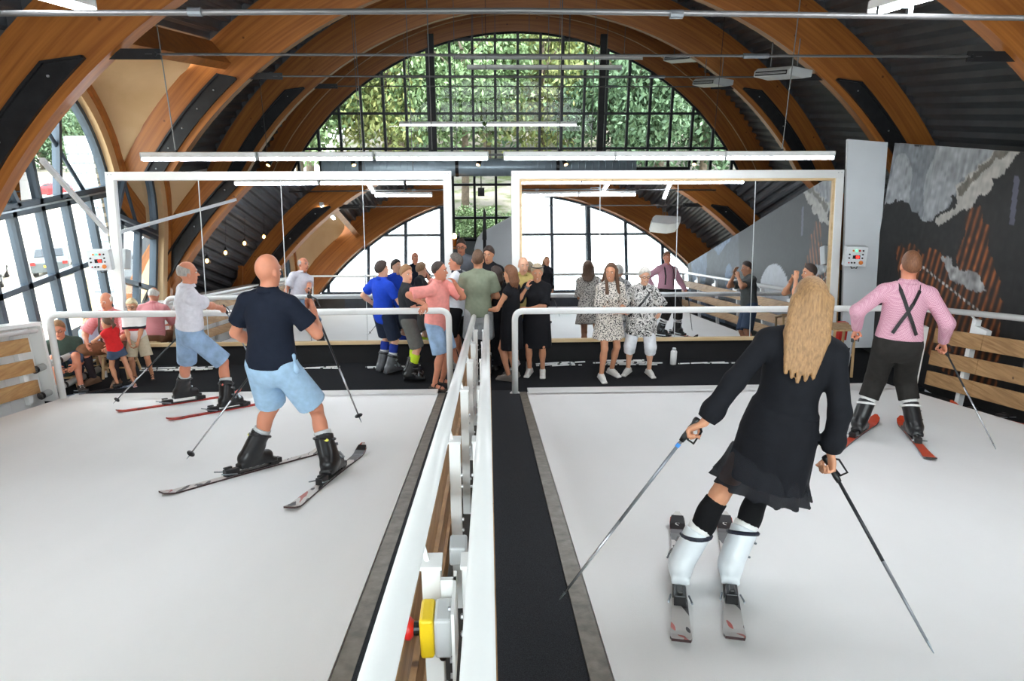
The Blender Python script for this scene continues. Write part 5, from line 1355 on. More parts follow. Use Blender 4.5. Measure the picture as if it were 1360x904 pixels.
# blonde woman in black
fL, fR = bpt(0.99, 2.98, FS), bpt(1.26, 2.98, FS)
blackdress = cloth('black_chiffon', (24, 25, 30), noise=0.12, ns=16)
m_sheer = cloth('sheer_black_chiffon', (34, 35, 40), noise=0.15, ns=20)
b_ = m_sheer.node_tree.nodes['Principled BSDF']; b_.inputs['Alpha'].default_value = 0.86
A = person('blonde woman skiing in a black long-sleeved dress and white boots', (1.20, 3.02, bz(3.02)), -16, H=1.70, g=0.96, sex='f', hip=('w', 1.43, 3.02, 2.075), lean=4, side=7, twist=-3,
           feet=[('w', *fL, -15, SN), ('w', *fR, -18, SN)], hands=[('w', 1.02, 2.93, 2.17), ('w', 1.66, 2.93, 2.0)], ehint=[(-0.3, -0.8, 0.1), (0.2, -0.9, 0.0)], curl=(1, 1), hdir=((-0.7, 0.1, -0.5), (0.1, -0.3, -0.9)), head=(6, -6), skin=sk_tan,
           dress=dict(mat=blackdress, hang=(-0.19, 0.0, -0.98), len=0.41, flare=0.205, ripple=0.035, nrip=10, sleeve=1.92, loose=0.014, puff=0.010, o=0.014, ruffle=m_sheer),
           hair=dict(mat=h_blond, style='long', len=0.62, vol=0.002), socks=dict(mat=cloth('black_knee_sock', (18, 18, 20)), len=0.95),
           shoes=dict(style='skiboot', mat=M('white_boot_shell', (226, 232, 236), 0.3, noise=0.04, ns=12), liner=m_white, strap=M('navy_strap', (28, 32, 48), 0.5)), h=0.0095)
c = A.P+A.U*0.115*A.s
m = MB(); m.tube([c+A.TR*0.160*math.cos(a)*A.s+A.TF*0.122*math.sin(a)*A.s for a in np.linspace(0, 2*math.pi, 25)], 0.010, 6); obj('waist_band', m, blackdress, A.top)
m_dkski = skimat('charcoal_white_ski_top', (196, 192, 188), (42, 38, 40), (176, 66, 52), 2.2)
lg = [('S', 0.935, 0.075, m_white, 0)]
ski(bpt(0.99, 2.98), -14.5, 1.46, m_dkski, 'charcoal and white ski under the left white boot', 'skis on the right mat', base=M('ski_base_dark', (60, 40, 40), 0.4), tipcap=M('ski_tip_charcoal', (44, 42, 44), 0.3), logo=lg, fore=0.60)
ski(bpt(1.26, 2.98), -17, 1.46, m_dkski, 'charcoal and white ski under the right white boot', 'skis on the right mat', base=M('ski_base_dark', (60, 40, 40), 0.4), tipcap=M('ski_tip_charcoal', (44, 42, 44), 0.3), logo=lg, fore=0.60)
m_bluering = M('blue_ring', (60, 140, 220), 0.4)
pole(A.hand[0], (0.34, 2.84, bz(2.84)+0.02), 'ski pole held out left by the blonde woman', 0.5, m_polegrey, m_polelow, ring=m_bluering, basket=False)
pole(A.hand[1], (1.90, 2.30, bz(2.30)+0.02), 'ski pole trailing right of the blonde woman', 0.5, m_poleup, m_polegrey, basket=False)
# man with braces
fL, fR = bpt(3.64, 5.98, FS), bpt(4.06, 5.78, FS)
pinkm, N_, L_, b_ = newmat('pink_check_shirt'); MATS['pink_check_shirt'] = pinkm
tc = N_.new('ShaderNodeTexCoord'); ck = N_.new('ShaderNodeTexChecker'); ck.inputs['Scale'].default_value = 90; ck.inputs['Color1'].default_value = lin((200, 140, 160)); ck.inputs['Color2'].default_value = lin((220, 174, 188))
L_.new(tc.outputs['Object'], ck.inputs['Vector']); L_.new(ck.outputs['Color'], b_.inputs['Base Color']); b_.inputs['Roughness'].default_value = 0.85
m_braces = M('black_braces', (34, 32, 34), 0.6, noise=0.1, ns=20)
lederm = cloth('black_lederhosen', (44, 42, 40), noise=0.15, ns=14)
A = person('man skiing in pink checked shirt, black braces and black knee breeches', (3.86, 5.9, bz(5.9)), -26, H=1.86, g=1.08, hip=('w', 3.81, 5.90, 1.53), lean=6, side=0, twist=8,
           feet=[('w', *fL, -40, SN), ('w', *fR, -14, SN)], hands=[('w', 3.50, 6.08, 1.62), ('w', 4.24, 5.90, 1.54)], ehint=[(-0.7, -0.7, -0.3), (0.7, -0.7, -0.3)], curl=(1, 1), hdir=((-0.2, 0.4, -0.8), (0.3, 0.3, -0.8)), head=(10, 0), skin=sk_red,
           top=dict(mat=pinkm, sleeve=1.95, hem=0.05, loose=0.02, o=0.016, collar=pinkm), bottom=dict(mat=lederm, len=1.45, loose=0.028, waist=0.15, o=0.012, name='breeches'),
           hair=dict(mat=h_ginger, style='short'), socks=dict(mat=M('white_striped_sock', (226, 224, 220), 0.8), len=0.8), shoes=dict(style='skiboot', mat=M('black_boot_shell', (26, 26, 28), 0.3, noise=0.15, ns=12), liner=m_white, strap=m_white), h=0.0105)
s_ = A.s
for sg in (-1, 1):
    pts = [A.P+A.U*0.13*s_+A.TR*sg*0.10*s_+A.TF*0.145, A.P+A.U*0.30*s_+A.TR*sg*0.10*s_+A.TF*0.152, A.P+A.U*0.46*s_+A.TR*sg*0.10*s_+A.TF*0.10, A.P+A.U*0.545*s_+A.TR*sg*0.095*s_, A.P+A.U*0.49*s_+A.TR*sg*0.075*s_-A.TF*0.098,
           A.P+A.U*0.38*s_+A.TR*sg*0.03*s_-A.TF*0.146, A.P+A.U*0.31*s_-A.TF*0.152, A.P+A.U*0.22*s_-A.TR*sg*0.045*s_-A.TF*0.152, A.P+A.U*0.12*s_-A.TR*sg*0.09*s_-A.TF*0.150]
    m = MB()
    for p, q in zip(pts[:-1], pts[1:]):
        mid = (p+q)/2; out = mid-(A.P+A.U*((mid-A.P) @ A.U)); out = unit(out) if np.linalg.norm(out) > 0.06 else A.U
        m.bar(p, q+unit(q-p)*0.006, 0.030, 0.007, up=out)
    obj('brace', m, m_braces, A.top)
m_orski = skimat('orange_black_ski_top', (212, 74, 40), (214, 78, 42), (206, 66, 38))
m_blkband = M('ski_black_band', (40, 36, 36), 0.3)
ski(bpt(3.64, 5.98), -42, 1.45, m_orski, 'orange ski under the left boot of the man with braces', 'skis on the right mat', base=m_blkband, fore=0.46)
ski(bpt(4.06, 5.78), -22, 1.45, m_orski, 'orange ski under the right boot of the man with braces', 'skis on the right mat', base=m_blkband, fore=0.46)
pole(A.hand[0], (3.20, 5.62, bz(5.62)+0.02), 'grey ski pole left of the man with braces', 0.5, m_polegrey, m_polelow)
pole(A.hand[1], (4.52, 5.33, bz(5.33)+0.02), 'grey ski pole right of the man with braces', 0.35, m_poleup, m_polelow, basket=False)

# ================================================================== THE SPECTATORS
F0 = -0.03
GR = 'spectators by the mirrors'
greyboot = dict(style='skiboot', mat=M('grey_boot_shell', (86, 88, 92), 0.3, noise=0.25, ns=14), liner=m_grey)
person('young man in blue polo shirt with hand on hip, in ski boots', (-1.50, 9.42, F0+0.02), -42, H=1.66, hands=[(-0.24, 0.06, 0.93), (0.12, 0.24, 1.05)], ehint=[(-1, -0.9, 0.0), (1, -0.6, -0.4)], hdir=((0.8, 0.5, -0.1), (-0.4, 0.8, 0)), head=(-14, 0), skin=sk_fair,
       top=dict(mat=cloth('royal_blue_polo', (32, 70, 190)), sleeve=0.70, hem=-0.14, loose=0.02, collar=cloth('royal_blue_polo', (32, 70, 190))), bottom=dict(mat=cloth('dark_navy_shorts', (40, 48, 66)), len=0.9, loose=0.03), hair=dict(mat=h_dark, style='short', vol=0.008), socks=dict(mat=cloth('blue_sock', (40, 60, 150)), len=0.85), shoes=greyboot, group=GR)
person('fair-haired young man in dark T-shirt with lime green boot cuffs', (-1.12, 9.14, F0+0.02), -80, H=1.66, hands=[(-0.10, 0.30, 1.10), (0.12, 0.30, 1.08)], ehint=[(-0.6, -0.6, -1), (0.6, -0.6, -1)], head=(-55, 0), skin=sk_fair,
       top=dict(mat=cloth('charcoal_tee', (44, 46, 50)), sleeve=0.70, hem=-0.12, loose=0.02), bottom=dict(mat=cloth('grey_shorts', (104, 104, 100)), len=0.95, loose=0.03), hair=dict(mat=h_sandy, style='short', vol=0.012), socks=dict(mat=M('lime_cuff', (196, 224, 40), 0.7), len=0.78), shoes=dict(style='skiboot', mat=M('black_boot_shell', (26, 26, 28), 0.3, noise=0.15, ns=12), liner=M('lime_cuff', (196, 224, 40), 0.7), cuff=0.32), group=GR)
person('tanned man in salmon pink shirt leaning on the left handrail', (-0.70, 8.86, F0), -118, H=1.80, g=1.08, hands=[(0.03, 0.21, 1.24), (-0.10, 0.20, 1.53)][::-1] if False else [(-0.10, 0.26, 1.44), (0.326, 0.05, 1.245)], ehint=[(-0.8, 0.2, -1), (0.8, -0.8, 0.1)], hdir=((0.35, -0.3, 0.85), (0.9, 0.1, -0.25)), head=(18, 0), skin=sk_red, lean=4,
       top=dict(mat=cloth('salmon_shirt', (240, 156, 148)), sleeve=0.88, hem=-0.16, loose=0.03, o=0.022, collar=cloth('salmon_shirt', (240, 156, 148))), bottom=dict(mat=denim, len=0.95, loose=0.03), hair=dict(mat=h_dark, style='crop'), shoes=dict(style='sandal', mat=M('brown_sandal', (58, 48, 42), 0.7)), group=GR)
person('grey-haired man in white polo shirt with folded arms, looking left', (-0.44, 9.62, F0), 70, H=1.74, g=1.05, hands=[(0.10, 0.22, 1.14), (-0.10, 0.24, 1.17)], ehint=[(-0.5, 0.0, -0.9), (0.5, 0.0, -0.9)], hdir=((0.9, 0.1, 0), (-0.9, 0.1, 0)), head=(8, 0), skin=sk_red,
       top=dict(mat=cloth('white_polo', (226, 230, 236)), sleeve=0.70, hem=-0.10, loose=0.02, collar=M('dark_collar', (50, 52, 60), 0.8)), bottom=dict(mat=cloth('black_shorts', (30, 30, 32)), len=0.95, loose=0.03), hair=dict(mat=hairm('hair_dark_grey', (96, 88, 82)), style='short'), shoes=dict(style='sneaker', mat=M('grey_sneaker', (150, 150, 150), 0.7)), group=GR)
person('tall young man in olive green T-shirt, seen from behind', (-0.14, 9.22, F0), 4, H=1.86, hands=[(-0.10, 0.28, 1.14), (0.14, 0.28, 1.14)], ehint=[(-0.5, -0.3, -0.9), (0.5, -0.3, -0.9)], hdir=((0.9, 0.3, 0), (-0.9, 0.3, 0)), head=(-10, 0), skin=sk_tan,
       top=dict(mat=cloth('olive_tee', (134, 142, 122)), sleeve=0.70, hem=-0.06, loose=0.025, o=0.02), bottom=dict(mat=cloth('pale_grey_shorts', (166, 168, 170)), len=0.92, loose=0.035), hair=dict(mat=h_brown, style='short'), socks=dict(mat=M('lime_cuff', (196, 224, 40), 0.7), len=0.5), shoes=dict(style='skiboot', mat=M('black_boot_shell', (26, 26, 28), 0.3, noise=0.15, ns=12)), group=GR)
person('man with glasses in grey shirt standing in the passage between mirrors', (-0.42, 10.75, F0), 176, H=1.76, head=(0, -4), skin=sk_red, glasses=True, top=dict(mat=cloth('slate_shirt', (112, 116, 124)), sleeve=0.70, hem=-0.12), bottom=dict(mat=cloth('dark_trousers', (40, 42, 48)), len=1.9, name='trousers'), hair=dict(mat=h_dark, style='short'), shoes=dict(style='sneaker', mat=M('dark_shoe', (50, 46, 44), 0.6)), group=GR, h=0.014)
person('dark-haired person in black shirt behind the olive T-shirt', (0.02, 10.2, F0), 150, H=1.74, head=(10, -4), skin=sk_tan, top=dict(mat=cloth('black_shirt', (32, 32, 36)), sleeve=0.70, hem=-0.12), bottom=dict(mat=cloth('dark_trousers', (40, 42, 48)), len=1.9, name='trousers'), hair=dict(mat=h_dark, style='short', vol=0.008), shoes=dict(style='sneaker', mat=M('dark_shoe', (50, 46, 44), 0.6)), group=GR, h=0.014)
person('brown-haired woman in sleeveless black dress with arms forward', (0.32, 9.10, F0), 62, H=1.67, sex='f', hands=[(-0.10, 0.32, 1.00), (0.10, 0.32, 0.98)], ehint=[(-0.8, -0.6, -0.6), (0.8, -0.6, -0.6)], head=(-4, -6), skin=sk_tan,
       dress=dict(mat=cloth('black_dress', (26, 26, 30)), len=0.55, flare=0.21, ripple=0.03), hair=dict(mat=h_ginger, style='bob', len=0.22, vol=0.010), shoes=dict(style='sneaker', mat=M('taupe_sneaker', (120, 112, 106), 0.7)), group=GR)
person('short dark-haired woman in black half hidden between two spectators', (0.13, 9.55, F0), 40, H=1.56, sex='f', head=(20, -4), skin=sk_tan, dress=dict(mat=cloth('black_dress', (26, 26, 30)), len=0.95, flare=0.22), hair=dict(mat=h_dark, style='bob', len=0.2, vol=0.006), shoes=dict(style='sneaker', mat=M('dark_shoe', (50, 46, 44), 0.6)), group=GR, h=0.014)
person('bald man in mustard yellow shirt, smiling', (0.50, 9.58, F0), 168, H=1.70, g=1.05, hands=[None, (0.10, 0.22, 1.08)], head=(24, -2), skin=sk_fair, smile=True, top=dict(mat=cloth('mustard_shirt', (196, 176, 110)), sleeve=0.70, hem=-0.12, collar=cloth('mustard_shirt', (196, 176, 110))), bottom=dict(mat=denim, len=0.98, loose=0.03), shoes=dict(style='sneaker', mat=M('white_sneaker', (226, 224, 220), 0.6)), group=GR)
A = person('woman with short grey-blonde hair in black tunic dress, hand on chin', (0.68, 9.26, F0), 168, H=1.66, sex='f', g=1.06, hands=[(0.10, 0.22, 1.04), (0.11, 0.24, 1.34)], ehint=[(-1, 0.1, -0.5), (0.6, 0.3, -1)], hdir=((0.9, 0.2, 0), (-0.25, 0.0, 0.9)), head=(10, -6), skin=sk_tan, smile=True,
       dress=dict(mat=cloth('black_dress', (26, 26, 30)), len=0.58, flare=0.235, ripple=0.02, sleeve=0.95, loose=0.03), hair=dict(mat=hairm('hair_ash_blond', (186, 168, 140)), style='short', vol=0.014), shoes=dict(style='sneaker', mat=M('white_sneaker', (226, 224, 220), 0.6)), group=GR)
obj('sunglasses', MB().tube([A.hc+A.HR*0.09*math.cos(a)*A.hs+A.HF*0.085*math.sin(a)*A.hs+A.HU*0.095*A.hs for a in np.linspace(0, math.pi, 12)], 0.008, 6), m_blk, A.root)
obj('watch', MB().tube([A.wr[1], A.wr[1]+unit(A.wr[1]-A.elb[1])*0.03], 0.034, 12), m_steel, A.root)
# patterned materials
leo, N_, L_, b_ = newmat('leopard_print'); MATS['leopard_print'] = leo
tc = N_.new('ShaderNodeTexCoord'); vo = N_.new('ShaderNodeTexVoronoi'); vo.inputs['Scale'].default_value = 56; L_.new(tc.outputs['Object'], vo.inputs['Vector'])
r = N_.new('ShaderNodeValToRGB'); r.color_ramp.interpolation = 'CONSTANT'; L_.new(vo.outputs['Distance'], r.inputs['Fac']); e = r.color_ramp.elements
e[0].color = lin((28, 26, 28)); e[1].position = 0.42; e[1].color = lin((226, 218, 208)); L_.new(r.outputs['Color'], b_.inputs['Base Color']); b_.inputs['Roughness'].default_value = 0.85
flo, N_, L_, b_ = newmat('monochrome_leaf_print'); MATS['monochrome_leaf_print'] = flo
tc = N_.new('ShaderNodeTexCoord'); nz = N_.new('ShaderNodeTexNoise'); nz.inputs['Scale'].default_value = 12; nz.inputs['Detail'].default_value = 2; nz.inputs['Distortion'].default_value = 1.6; L_.new(tc.outputs['Object'], nz.inputs['Vector'])
r = N_.new('ShaderNodeValToRGB'); r.color_ramp.interpolation = 'CONSTANT'; L_.new(nz.outputs['Fac'], r.inputs['Fac']); e = r.color_ramp.elements
e[0].color = lin((226, 224, 220)); e[1].position = 0.47; e[1].color = lin((30, 30, 32)); q = e.new(0.55); q.color = lin((216, 214, 210)); q = e.new(0.62); q.color = lin((120, 120, 120)); q = e.new(0.66); q.color = lin((224, 222, 218))
L_.new(r.outputs['Color'], b_.inputs['Base Color']); b_.inputs['Roughness'].default_value = 0.85
A = person('long-haired young woman in black and white spotted dress, smiling', (1.68, 9.10, F0), -168, H=1.70, sex='f', feet=[(-0.12, -0.10, 0, 15), (0.10, 0.06, 0, -5)], hands=[(-0.08, 0.20, 1.04), (0.02, 0.22, 1.05)], ehint=[(-0.4, -0.4, -0.9), (0.4, -0.4, -0.9)], hdir=((0.7, 0.5, 0.1), (-0.7, 0.5, 0)), head=(-34, -2), skin=sk_tan, smile=True,
       dress=dict(mat=leo, len=0.42, flare=0.235, ripple=0.06, sleeve=0.95, loose=0.035), hair=dict(mat=h_brown, style='long', len=0.36, vol=0.008, front=True), shoes=dict(style='sneaker', mat=M('white_sneaker', (226, 224, 220), 0.6)), group=GR)
A = person('white-haired woman in black and white leaf-print top and white capris', (2.17, 9.22, F0), 166, H=1.60, sex='f', g=1.14, feet=[(-0.15, 0, 0, 25), (0.15, 0, 0, -20)], hands=[(-0.24, 0.16, 0.98), (0.24, 0.16, 1.0)], ehint=[(-0.5, -0.8, -0.6), (0.5, -0.8, -0.6)], head=(16, -2), skin=sk_fair, smile=True, glasses=True,
       dress=dict(mat=flo, len=0.36, flare=0.25, ripple=0.03, sleeve=0.98, loose=0.04, o=0.02), bottom=dict(mat=cloth('white_capris', (230, 232, 236)), len=1.28, loose=0.03, name='capris'), hair=dict(mat=h_white, style='short', vol=0.016), shoes=dict(style='sneaker', mat=M('white_sneaker', (226, 224, 220), 0.6)), group=GR)
m = MB(); s_ = A.s
pts = [A.P+A.U*0.50*s_+A.TR*(-0.10)*s_-A.TF*0.02, A.P+A.U*0.44*s_+A.TR*(-0.09)*s_+A.TF*0.12, A.P+A.U*0.32*s_-A.TR*0.01+A.TF*0.165, A.P+A.U*0.18*s_+A.TR*0.10*s_+A.TF*0.17, A.P+A.U*0.05*s_+A.TR*0.20*s_+A.TF*0.10]
for p, q in zip(pts[:-1], pts[1:]): m.bar(p, q, 0.028, 0.006, up=A.TF)
obj('bag_strap', m, m_blk, A.top)
A = person('dark-haired man in grey T-shirt with hand at his mouth, mostly behind the blonde skier', (4.42, 9.02, F0), 88, H=1.68, g=1.06, hands=[(-0.06, 0.22, 1.44), (0.10, 0.22, 1.36)], ehint=[(-0.8, 0.2, -1), (0.8, 0.2, -1)], hdir=((0.3, -0.1, 0.9), (-0.3, 0, 0.8)), head=(4, -4), skin=sk_tan,
       top=dict(mat=cloth('dark_grey_tee', (88, 92, 92)), sleeve=0.70, hem=-0.10, loose=0.025), bottom=dict(mat=cloth('dark_denim', (70, 84, 106)), len=0.98, loose=0.03), hair=dict(mat=h_dark, style='short'), shoes=dict(style='sneaker', mat=M('grey_sneaker', (150, 150, 150), 0.7)), group=GR)
# seated and standing family on the left
stm, N_, L_, b_ = newmat('white_tee_with_chest_band'); MATS['white_tee_with_chest_band'] = stm
tc = N_.new('ShaderNodeTexCoord'); sp = N_.new('ShaderNodeSeparateXYZ'); L_.new(tc.outputs['Object'], sp.inputs[0]); r = N_.new('ShaderNodeValToRGB'); r.color_ramp.interpolation = 'CONSTANT'
L_.new(sp.outputs['Z'], r.inputs['Fac']); e = r.color_ramp.elements; e[0].color = lin((230, 228, 226)); e[1].position = 0.735; e[1].color = lin((200, 44, 46)); q = e.new(0.765); q.color = lin((34, 36, 48)); q = e.new(0.80); q.color = lin((230, 228, 226))
L_.new(r.outputs['Color'], b_.inputs['Base Color']); b_.inputs['Roughness'].default_value = 0.85
GF = 'family sitting by the side window'
A = person('blond boy in white T-shirt with red and dark chest band', (-4.93, 9.30, F0), -172, H=1.17, kid=True, hands=[(-0.04, 0.16, 0.56), (0.06, 0.16, 0.56)], ehint=[(-1, -0.3, -0.5), (1, -0.3, -0.5)], head=(6, 0), skin=sk_tan, glasses=True, feet=[(-0.10, 0, 0, 20), (0.12, 0.02, 0, -20)],
       top=dict(mat=stm, sleeve=0.9, hem=-0.06, loose=0.02), bottom=dict(mat=cloth('khaki_shorts', (190, 178, 154)), len=0.9, loose=0.03), hair=dict(mat=h_pale, style='short', vol=0.016, bang=True), shoes=dict(style='sandal', mat=M('brown_sandal', (58, 48, 42), 0.7)), group=GF, h=0.011)
pz = A.P+A.U*0.225*A.s+A.TF*0.100*A.s*1.25-V3(wloc(A.top)); X, Y, Z = -A.TR*-1, A.U, A.TF
X = A.TR*-1.0; pz = pz+X*0.035
textmesh('chest_letter', 'M', 0.05, m_white, A.top, Matrix(((X[0], Y[0], Z[0], pz[0]), (X[1], Y[1], Z[1], pz[1]), (X[2], Y[2], Z[2], pz[2]), (0, 0, 0, 1))))
leder = M('brown_lederhosen', (126, 84, 56), 0.75, noise=0.2, ns=16)
redcheck, N_, L_, b_ = newmat('red_check_shirt'); MATS['red_check_shirt'] = redcheck
tc = N_.new('ShaderNodeTexCoord'); ck = N_.new('ShaderNodeTexChecker'); ck.inputs['Scale'].default_value = 70; ck.inputs['Color1'].default_value = lin((214, 110, 116)); ck.inputs['Color2'].default_value = lin((236, 170, 172)); L_.new(tc.outputs['Object'], ck.inputs['Vector']); L_.new(ck.outputs['Color'], b_.inputs['Base Color']); b_.inputs['Roughness'].default_value = 0.85
A = person('older man in red checked shirt and brown lederhosen sitting on a stool', (-5.33, 9.42, F0), 176, H=1.74, g=1.18, hip=(0, -0.05, 0.44), lean=4, feet=[(-0.16, 0.36, 0, 12), (0.20, 0.30, 0, -25)], hands=[(-0.16, 0.30, 0.56), (0.20, 0.30, 0.58)], ehint=[(-1, -0.4, -0.2), (1, -0.4, -0.2)], head=(0, -6), skin=sk_red, khint=[(-0.3, 1, 0.8), (0.4, 1, 0.8)],
       top=dict(mat=redcheck, sleeve=0.95, hem=0.0, loose=0.03, collar=redcheck), bottom=dict(mat=leder, len=1.05, loose=0.02, name='lederhosen'), hair=dict(mat=h_white, style='fringe'), socks=dict(mat=cloth('dark_knee_sock', (52, 44, 48)), len=0.75), shoes=dict(style='sneaker', mat=M('brown_shoe', (112, 84, 64), 0.7), lace=m_blk), group=GF)
m = MB(); s_ = A.s
for sg in (-1, 1): 
    pts = [A.P+A.U*0.08*s_+A.TR*sg*0.10*s_+A.TF*0.165, A.P+A.U*0.30*s_+A.TR*sg*0.10*s_+A.TF*0.165, A.P+A.U*0.47*s_+A.TR*sg*0.10*s_+A.TF*0.10, A.P+A.U*0.545*s_+A.TR*sg*0.10*s_-A.TF*0.0]
    for p, q in zip(pts[:-1], pts[1:]): m.bar(p, q, 0.03, 0.007, up=A.TF)
m.bar(A.P+A.U*0.27*s_-A.TR*0.11*s_+A.TF*0.172, A.P+A.U*0.27*s_+A.TR*0.11*s_+A.TF*0.172, 0.006, 0.06, up=A.U)
obj('braces', m, M('olive_leather', (70, 58, 44), 0.6), A.top)
person('small girl in red sleeveless top and denim shorts leaning on the man', (-5.08, 8.98, F0), 50, H=1.02, kid=True, sex='f', lean=4, side=-6, hands=[(-0.16, 0.22, 0.66), (0.10, 0.20, 0.52)], ehint=[(-1, -0.4, -0.2), (1, -0.4, -0.5)], head=(30, 0), skin=sk_tan, feet=[(-0.05, 0.04, 0, 10), (0.10, -0.12, 0, -10)],
       top=dict(mat=cloth('red_top', (214, 44, 46)), sleeve=0, hem=0.0), bottom=dict(mat=cloth('dark_denim', (70, 84, 106)), len=0.35, loose=0.02), hair=dict(mat=h_brown, style='short', len=0.16, tail=True), shoes=dict(style='sandal', mat=M('pink_sandal', (216, 170, 176), 0.6)), group=GF, h=0.011)
person('man with glasses in dark green shirt sitting behind the padded bars', (-5.84, 9.08, F0), -150, H=1.70, hip=(0, -0.05, 0.20), lean=14, feet=[(-0.12, 0.34, 0, 10), (0.12, 0.30, 0, -10)], hands=[(-0.10, 0.34, 0.36), (0.10, 0.34, 0.36)], head=(-10, -6), skin=sk_red, glasses=True, khint=[(-0.1, 0.6, 1), (0.1, 0.6, 1)],
       top=dict(mat=cloth('dark_green_shirt', (66, 82, 74)), sleeve=0.95, hem=-0.02), bottom=dict(mat=cloth('dark_denim', (70, 84, 106)), len=0.95), hair=dict(mat=h_sandy, style='short', vol=0.010), shoes=dict(style='sneaker', mat=M('dark_shoe', (50, 46, 44), 0.6)), group=GF)
person('bespectacled child peering from behind the man in dark green', (-5.74, 9.62, F0), -160, H=1.20, kid=True, hip=(0, -0.05, 0.30), lean=8, feet=[(-0.10, 0.22, 0, 10), (0.10, 0.22, 0, -10)], hands=[(-0.08, 0.22, 0.36), (0.08, 0.22, 0.36)], head=(0, -4), skin=sk_fair, glasses=True, khint=[(-0.1, 0.6, 1), (0.1, 0.6, 1)],
       top=dict(mat=cloth('pale_blue_top', (170, 190, 214)), sleeve=0.9, hem=-0.02), bottom=dict(mat=cloth('khaki_shorts', (190, 178, 154)), len=0.95), hair=dict(mat=h_sandy, style='short', vol=0.008), shoes=dict(style='sneaker', mat=M('white_sneaker', (226, 224, 220), 0.6)), group=GF, h=0.012)
# ================================================================== SMALL THINGS
def stool(c, H_, w, label, group, back=False):
    c = V3(c); t = thing('wooden_stool', label, 'stool', tuple(c), group)
    obj('seat', MB().box((c[0]-w/2, c[1]-w/2, c[2]+H_-0.03), (c[0]+w/2, c[1]+w/2, c[2]+H_)), m_stool, t, bevel=0.006)
    for sx in (-1, 1):
        for sy in (-1, 1): obj('leg', MB().tube([c+V3((sx*(w/2-0.03), sy*(w/2-0.03), H_-0.03)), c+V3((sx*(w/2+0.01), sy*(w/2+0.01), 0))], 0.020, 8), m_stool, t)
    for sx, sy, ex, ey in ((-1, -1, 1, -1), (-1, 1, 1, 1), (-1, -1, -1, 1), (1, -1, 1, 1)):
        obj('stretcher', MB().tube([c+V3((sx*w/2*0.94, sy*w/2*0.94, H_*0.45)), c+V3((ex*w/2*0.94, ey*w/2*0.94, H_*0.45))], 0.011, 6), m_stool, t)
stool((-5.33, 9.46, -0.03), 0.36, 0.34, 'low pale wooden stool under the man in lederhosen', 'wooden stools')
stool((5.02, 9.15, -0.03), 0.72, 0.34, 'tall wooden stool by the foot of the right mirror', 'wooden stools')
stool((-5.86, 9.15, -0.03), 0.15, 0.32, 'very low wooden stool under the man in dark green', 'wooden stools')
stool((-5.72, 9.68, -0.03), 0.24, 0.28, 'low wooden stool under the bespectacled child', 'wooden stools')
# ribbed white laths lying at the foot of the mirrors
lath, N_, L_, b_ = newmat('white_lath_with_black_print'); MATS['lath'] = lath
tc = N_.new('ShaderNodeTexCoord'); nz = N_.new('ShaderNodeTexNoise'); nz.inputs['Scale'].default_value = 14; nz.inputs['Detail'].default_value = 1; mp = N_.new('ShaderNodeMapping'); mp.inputs['Scale'].default_value = (1, 0.2, 0.2); L_.new(tc.outputs['Object'], mp.inputs['Vector']); L_.new(mp.outputs['Vector'], nz.inputs['Vector'])
r = N_.new('ShaderNodeValToRGB'); r.color_ramp.interpolation = 'CONSTANT'; L_.new(nz.outputs['Fac'], r.inputs['Fac']); r.color_ramp.elements[0].color = lin((236, 236, 236)); r.color_ramp.elements[1].position = 0.60; r.color_ramp.elements[1].color = lin((40, 40, 42))
L_.new(r.outputs['Color'], b_.inputs['Base Color']); b_.inputs['Roughness'].default_value = 0.5
R_ = random.Random(3)
piles = [((-5.15, -3.9), 6, 'behind the boy'), ((-3.2, -2.2), 2, 'behind the skier in the pale shirt'), ((-1.95, -1.0), 4, 'behind the boots of the young men'), ((0.65, 1.45), 7, 'left of the woman in spotted dress'), ((1.55, 2.65), 9, 'behind the two women at the right mirror'), ((2.85, 3.9), 2, 'right of the small white canister')]
for (xa, xb), n, wd_ in piles:
    for k in range(n):
        L1 = (xb-xa)*R_.uniform(0.45, 0.75); x = R_.uniform(xa, xb-L1); y = 9.62-0.025*(k % 4)-R_.uniform(0, 0.02); z = -0.028+0.014*(k//2); a = R_.uniform(-0.03, 0.03)
        m = MB().bar((x, y-a, z+0.006), (x+L1, y+a, z+0.006+R_.uniform(0, 0.02)), 0.022, 0.012)
        thing1('lath', m, lath, 'white lath with black print lying ' + wd_, 'lath', group='laths lying ' + wd_)
t = thing('canister', 'small upright white canister on the floor under the right mirror', 'canister', (2.78, 9.60, -0.03))
obj('can_body', MB().lathe((2.78, 9.60, -0.03), [(0.045, 0), (0.048, 0.01), (0.048, 0.20), (0.03, 0.225)], n=16), m_white, t, smooth=True)
obj('cap', MB().lathe((2.78, 9.60, 0.195), [(0.03, 0), (0.03, 0.03), (0.02, 0.034)], n=12), m_grey, t)
# loose skis at the edges
ski((5.66, 6.9, bz(6.9)-0.07), 8, 1.5, m_orski, 'orange ski lying beside the right mat under the boards', 'loose skis', binding=True, base=m_blkband, fore=0.35)
ski((-5.30, 8.80, -0.03), -62, 0.9, skimat('blue_grey_ski_top', (120, 136, 160), (60, 70, 90), (40, 40, 46)), 'short blue-grey ski lying on the carpet beside the left handrail', 'loose skis', nrm=V3((0, 0, 1)), binding=True)
# red bag by the mirror
thing1('red_box', MB().box((5.22, 9.50, 0.35), (5.34, 9.62, 0.62)), m_red, 'small red box behind the right handrail near the stool', 'box', bevel=0.01)

